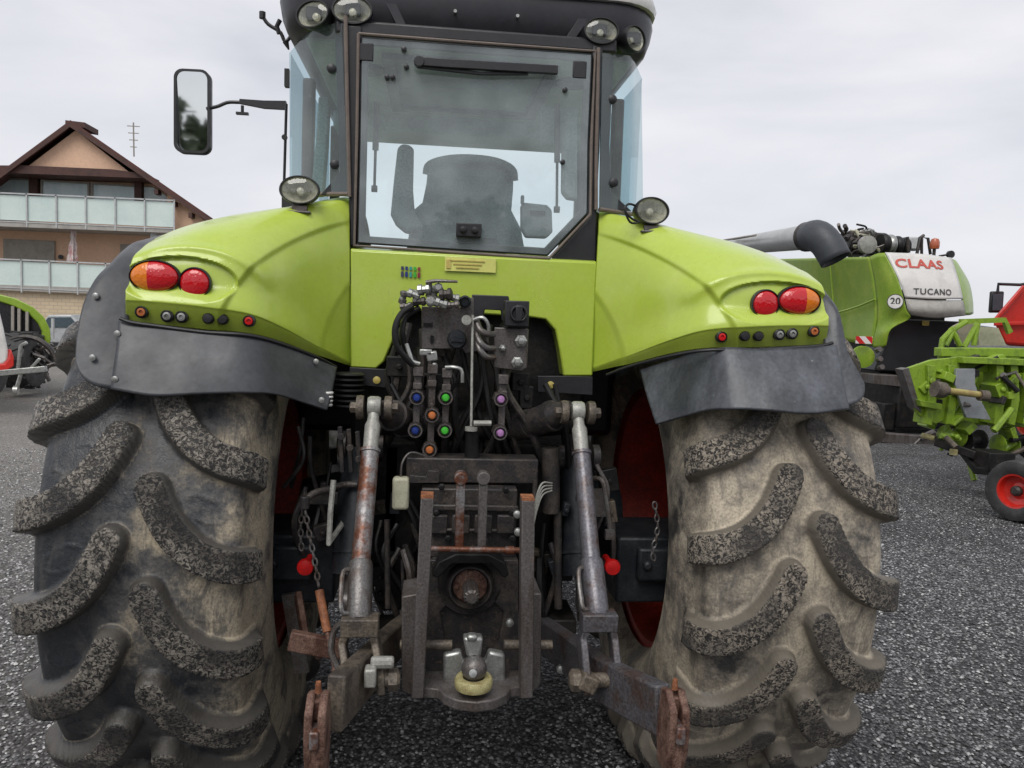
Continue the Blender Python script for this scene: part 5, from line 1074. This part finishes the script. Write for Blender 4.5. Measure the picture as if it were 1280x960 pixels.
# under parts
def stripes():
    m, nt, b_ = nodes('red_white_stripes'); tc = N(nt, 'ShaderNodeTexCoord'); mp = N(nt, 'ShaderNodeMapping'); mp.inputs['Rotation'].default_value = (0,R(45),0); nt.links.new(tc.outputs['Object'], mp.inputs[0])
    wv = N(nt, 'ShaderNodeTexWave', i_Scale=1.9); nt.links.new(mp.outputs[0], wv.inputs['Vector']); c = ramp(nt, wv.outputs['Fac'], [(.5, (.75,.73,.7)), (.51, (.6,.02,.02))]); nt.links.new(c, b_.inputs['Base Color']); return m
b = MB(); b.box(W(1080,425,13), (.30,.03,.13)); b.build('marker_board', stripes(), CH)
b = MB(); b.lathe(W(1078,446,13.2), [(.2,-.05),(.2,.05),(.1,.08)], (-.3,-1,0), 22); b.build('green_drum', GREEN2, CH)
for q in ((1097,450),(1099,460),(1096,438)): MB().lathe(W(*q, 13), [(.05,0),(.05,.1)], (0,-1,.3), 8).build('pipe_fitting', STEEL, CH)
b = MB(); b.prism([W(a, c_, 12.6) for a, c_ in ((1092,468),(1130,470),(1200,478),(1200,490),(1130,484),(1092,480))], (0,.5,0)); b.build('chopper_shield', STEELF, CH, bevel=.01)
b = MB(); b.box(W(1140,505,13.2), (1.3,1.2,.75)); b.box(W(1105,520,12.8), (.25,.3,.5)); b.build('chopper_housing', DARK, CH, bevel=.03)
for q in (1105, 1215): wheel(CH, Vector((W(q,500,14.2).x, 14.4, .62)), .62, .45, .3, TYRE_S, REDRIM, lug=14)
for q in (1060,): 
    for sg in (0, 3.0): wheel(CH, Vector((W(1112,500,13).x+sg-.35, 18.2, .92)), .92, .7, .45, TYRE_S, REDRIM, lug=16)
b = MB(); b.beam([W(1098,546,11.6), W(1170,552,11.6)], (.2,.16)); b.box(W(1110,556,11.65), (.5,.3,.08)); b.build('rear_bumper_beam', STEELF, CH, bevel=.015)
b = MB(); b.rod([W(1138,560,11.5), W(1152,546,11.5)], .02, 6); b.rod([W(1150,548,11.5),W(1166,540,11.5),W(1178,552,11.5)], .05, 8); b.build('tow_jaw', STEEL, CH)
# the cab and red hood of the machine behind the header
RM = thing('red_harvester', 'red hooded machine with black mirror behind the green header', 'machine', (W(1290,500,10).x, 10, 0))
b = MB(); b.prism([W(a, c_, 9.6) for a, c_ in ((1242,403),(1262,378),(1276,358),(1330,345),(1330,436),(1256,432),(1246,412))], (1.5,1.4,0)); b.build('red_hood', REDM, RM, bevel=.05, seg=3)
b = MB(); b.beam([W(1243,405,9.55), W(1290,404,9.55)], (.04,.05)); b.beam([W(1244,400,9.55), W(1280,358,9.55)], (.04,.05)); b.build('hood_rib', REDM, RM, bevel=.01)
b = MB(); b.rod([W(1247,366,10.4), W(1248,355,10.4), W(1275,356,10.4), W(1310,350,10.4)], .022, 8); h = b.build('mirror_arm', BLACKP, RM)
b = MB(); b.prism([W(a, c_, 10.4) for a, c_ in ((1240,364),(1256,364),(1254,391),(1238,391))], (0,.06,0)); b.build('mirror_head', BLACKP, h, bevel=.02); b = MB(); b.prism([W(a, c_, 10.37) for a, c_ in ((1242,367),(1254,367),(1252,388),(1241,388))], (0,.01,0)); b.build('mirror_glass', M('dark_mirror', (.07,.10,.12), .15), h)
b = MB(); b.box(W(1370,400,11.5), (1.2,1.2,1.4)); b.box((W(1370,400,11.5).x,11.3,.8), (1.2,1.6,1.2)); b.build('cab', DKP, RM, bevel=.04)
wheel(RM, Vector((W(1312,560,10.6).x, 10.9, .5)), .5, .4, .25, TYRE_S, REDRIM)
# ================================================================== GREEN HEADER ON ITS TROLLEY
YG = 7.9
HD = thing('maize_header', 'lime green harvesting header full of shafts and boxes on a wheeled trolley', 'header', (W(1240,600,YG).x, YG, 0))
b = MB(); b.prism([W(a, c_, YG) for a, c_ in ((1132,461),(1164,450),(1200,446),(1200,470),(1192,520),(1170,530),(1150,520),(1142,508))], (0,.05,0)); b.build('end_plate', GREEN3, HD, bevel=.008)
b = MB(); b.prism([W(a, c_, YG-.02) for a, c_ in ((1128,462),(1136,460),(1152,516),(1144,510))], (0,.14,0)); b.build('plate_edge', STEEL, HD)
b = MB(); b.beam([W(1172,440,YG+.3), W(1240,440,YG+.3), W(1500,446,YG+.3)], (.14,.10)); b.beam([W(1184,456,YG+.15), W(1500,462,YG+.15)], (.12,.14)); b.beam([W(1170,520,YG+.3), W(1500,545,YG+.3)], (.12,.10)); b.build('cross_beam', GREEN3, HD, bevel=.01)
b = MB(); b.prism([W(a, c_, YG+.6) for a, c_ in ((1175,442),(1400,446),(1400,540),(1200,530),(1175,500))], (0,.05,0)); b.build('back_wall', GREEN3, HD)
for q in ([(1182,432),(1192,412),(1208,402)], [(1189,410),(1200,432)], [(1222,404),(1205,434)], [(1222,404),(1217,432)], [(1176,438),(1178,424),(1192,410)]):
    MB().rod([W(a, c_, YG+.5) for a, c_ in q], .032, 8).build('frame_tube', GREEN3, HD)
b = MB(); b.beam([W(1200,402,YG+.7), W(1255,400,YG+.7), W(1262,416,YG+.7)], (.05,.06)); b.build('frame_tube', GREEN3, HD)
b = MB(); b.prism([W(a, c_, YG+.9) for a, c_ in ((1196,408),(1208,402),(1218,405),(1212,424),(1200,430))], (0,.1,0)); b.build('cloth_guard', M('beige_guard', (.35,.31,.24), .8), HD)
b = MB(); b.prism([W(a, c_, YG+.9) for a, c_ in ((1222,408),(1248,410),(1258,432),(1224,432))], (0,.1,0)); b.build('pale_cover', YELC, HD)
b = MB(); p = [(1196,461),(1219,461),(1219,480),(1226,500),(1239,525),(1208,522),(1200,500),(1194,480)]; b.prism([W(a, c_, YG-.12) for a, c_ in p], (0,.04,0)); b.build('grey_guard_plate', M('grey_sheet_metal', (.36,.38,.40), .4, .3), HD, bevel=.004)
b = MB(); b.rod([W(1174,487,YG-.3), W(1236,495,YG-.3)], .036, 14); h = b.build('drive_shaft', M('yellow_shaft', (.42,.36,.12), .5, col2=(.30,.2,.08)), HD)
b = MB(); b.rod([W(1168,486,YG-.3), W(1180,488,YG-.3)], .085, 16); b.rod([W(1180,488,YG-.3), W(1185,488.5,YG-.3)], .05, 14); b.build('shaft_joint', MUDST, h)
MB().rod([W(1224,494,YG-.3), W(1234,495,YG-.3)], .06, 14).build('shaft_joint', MUDST, h)
for q in ([(1204,446),(1300,450),(1300,458),(1204,454)], [(1150,500),(1178,505),(1178,513),(1152,508)]):
    MB().prism([W(a, c_, YG-.1) for a, c_ in q], (0,.2,0)).build('channel_bar', GREEN3, HD, bevel=.006)
for x_ in (1160, 1186, 1246, 1264, 1282):
    b = MB(); b.prism([W(x_+a, c_, YG-.05) for a, c_ in ((0,456),(9,457),(11,500),(5,532),(-4,530),(1,498))], (0,.22,0)); b.lathe(W(x_+5,476,YG-.06), [(.035,0),(.035,.02),(.015,.025)], (0,-1,0), 12); b.build('side_bracket', GREEN3, HD, bevel=.006)
random.seed(21)
for i in range(70):
    a, c_ = random.uniform(1150,1300), random.uniform(448,548)
    if 1192 < a < 1240 and c_ > 458 and i % 2: a += 50
    s2 = (random.uniform(.03,.16), random.uniform(.06,.25), random.uniform(.03,.15)); p = W(a, c_, YG+random.uniform(-.05,.4))
    b = MB(); b.box(p, s2, Euler((0, random.choice([0,0,R(20),R(-25),R(45)]), 0)).to_matrix())
    if i % 3 == 0: b.lathe(p+Vector((0,-s2[1]/2,0)), [(.03,0),(.03,.02),(.015,.03)], (0,-1,0), 8)
    b.build('gear_case', random.choice([GREEN3, GREEN2, GREEN3, DARK, DARK2]), HD, bevel=.006)
for i in range(46):
    p = W(random.uniform(1180,1300), random.uniform(445,575), YG+random.uniform(-.2,.3)); q = p+Vector((random.uniform(-.3,.3), random.uniform(-.2,.1), random.uniform(-.35,.25)))
    MB().rod([p, q], random.uniform(.012,.035), 8).build('tie_rod', random.choice([GREEN3, GREEN2, STEEL, DARK, MUDST]), HD)
for i, (a, c_) in enumerate(((1190,545),(1216,550),(1256,556),(1292,560))): MB().lathe(W(a, c_, YG+.15), [(.05,-.12),(.12,-.10),(.12,-.085),(.06,-.06),(.06,.06),(.12,.085),(.12,.10),(.05,.12)], (1,.1,0), 18).build('picking_rotor', (GREEN3, DARK)[i % 2], HD)
TR = part('trolley', HD, (W(1240,600,YG).x, YG, .3))
b = MB(); b.beam([W(1170,552,YG+.1), W(1215,568,YG-.2), W(1300,590,YG-.2)], (.1,.09)); b.beam([W(1205,565,YG), W(1222,588,YG-.3), W(1250,590,YG-.5)], (.08,.08)); b.box(W(1240,575,YG-.3), (.3,.3,.2)); b.build('trolley_frame', DARK, TR, bevel=.01)
b = MB(); b.rod([W(1168,548,YG+.1), W(1152,544,YG+.2)], .03, 8); b.lathe(W(1192,565,YG-.1), [(.04,-.03),(.04,.03)], (0,0,1), 10); b.build('coupling', YELR, TR)
c = W(1273,617,6.7); c.z = .295; wr = part('trolley_wheel', HD, tuple(c))
for nm in ('wheel',):
    A = Vector((1,.35,0)).normalized(); r_, rimr, h_ = .295, .16, .09
    b = MB(); b.lathe(c, [(rimr,-h_*.8),(rimr+.02,-h_*.95),(r_*.82,-h_),(r_*.95,-h_*.85),(r_,-h_*.4),(r_,h_*.4),(r_*.95,h_*.85),(r_*.82,h_),(rimr,h_*.8)], A, 44, caps=False); b.build('tyre', TYRE_S, wr)
    b = MB(); b.lathe(c, [(rimr+.012,-h_*.85),(rimr-.012,-h_*.8),(rimr-.03,-h_*.2),(rimr*.5,0),(rimr*.35,-.01),(.01,-.01)], A, 32, caps=False); b.lathe(c, [(rimr,h_*.8),(rimr-.03,h_*.2),(.01,.02)], A, 32, caps=False); b.build('rim', REDM, wr)
    b = MB(); b.lathe(c-A*.0, [(.05,-.02),(.05,.05),(.03,.07),(.01,.07)], -A, 14); b.build('hub', DARK2, wr)
    b = MB(); b.beam([c, c+Vector((.3,.35,.2))], (.06,.08)); b.build('stub_axle', DARK, wr)

# ================================================================== WOOD BEHIND THE PHOTOGRAPHER (seen only in mirrors and paint)
def wood():
    n = 26000; cx = RNG.random(n)*120-60; ang = RNG.random(n)*2*PI; h = 4.5+1.5*np.sin(cx*.35)+1.0*np.sin(cx*.9+1)
    z = h*RNG.random(n)**.8; y = -24+3*(RNG.random(n)-.5)*2
    c = np.stack([cx, y, z], -1); a = RNG.normal(size=(n,3)); a /= np.linalg.norm(a, axis=1)[:, None]; d = np.cross(a, RNG.normal(size=(n,3))); d /= np.linalg.norm(d, axis=1)[:, None]
    s_ = (.16+.2*RNG.random(n))[:, None]; P = np.stack([c-a*s_-d*s_*.6, c+a*s_-d*s_*.6, c+a*s_+d*s_*.6, c-a*s_+d*s_*.6], 1).reshape(-1, 3)
    me = bpy.data.meshes.new('wood'); me.from_pydata(P.tolist(), [], (np.arange(n)[:, None]*4+np.arange(4)).tolist()); me.materials.append(M('hedge_leaves', (.10,.13,.07), .7, col2=(.06,.08,.04), sc_=1))
    o = bpy.data.objects.new('wood', me); COL.objects.link(o); o['kind'] = 'stuff'; tag(o, 'dark belt of trees behind the yard, mirrored in the wing mirror', 'wood')
wood()
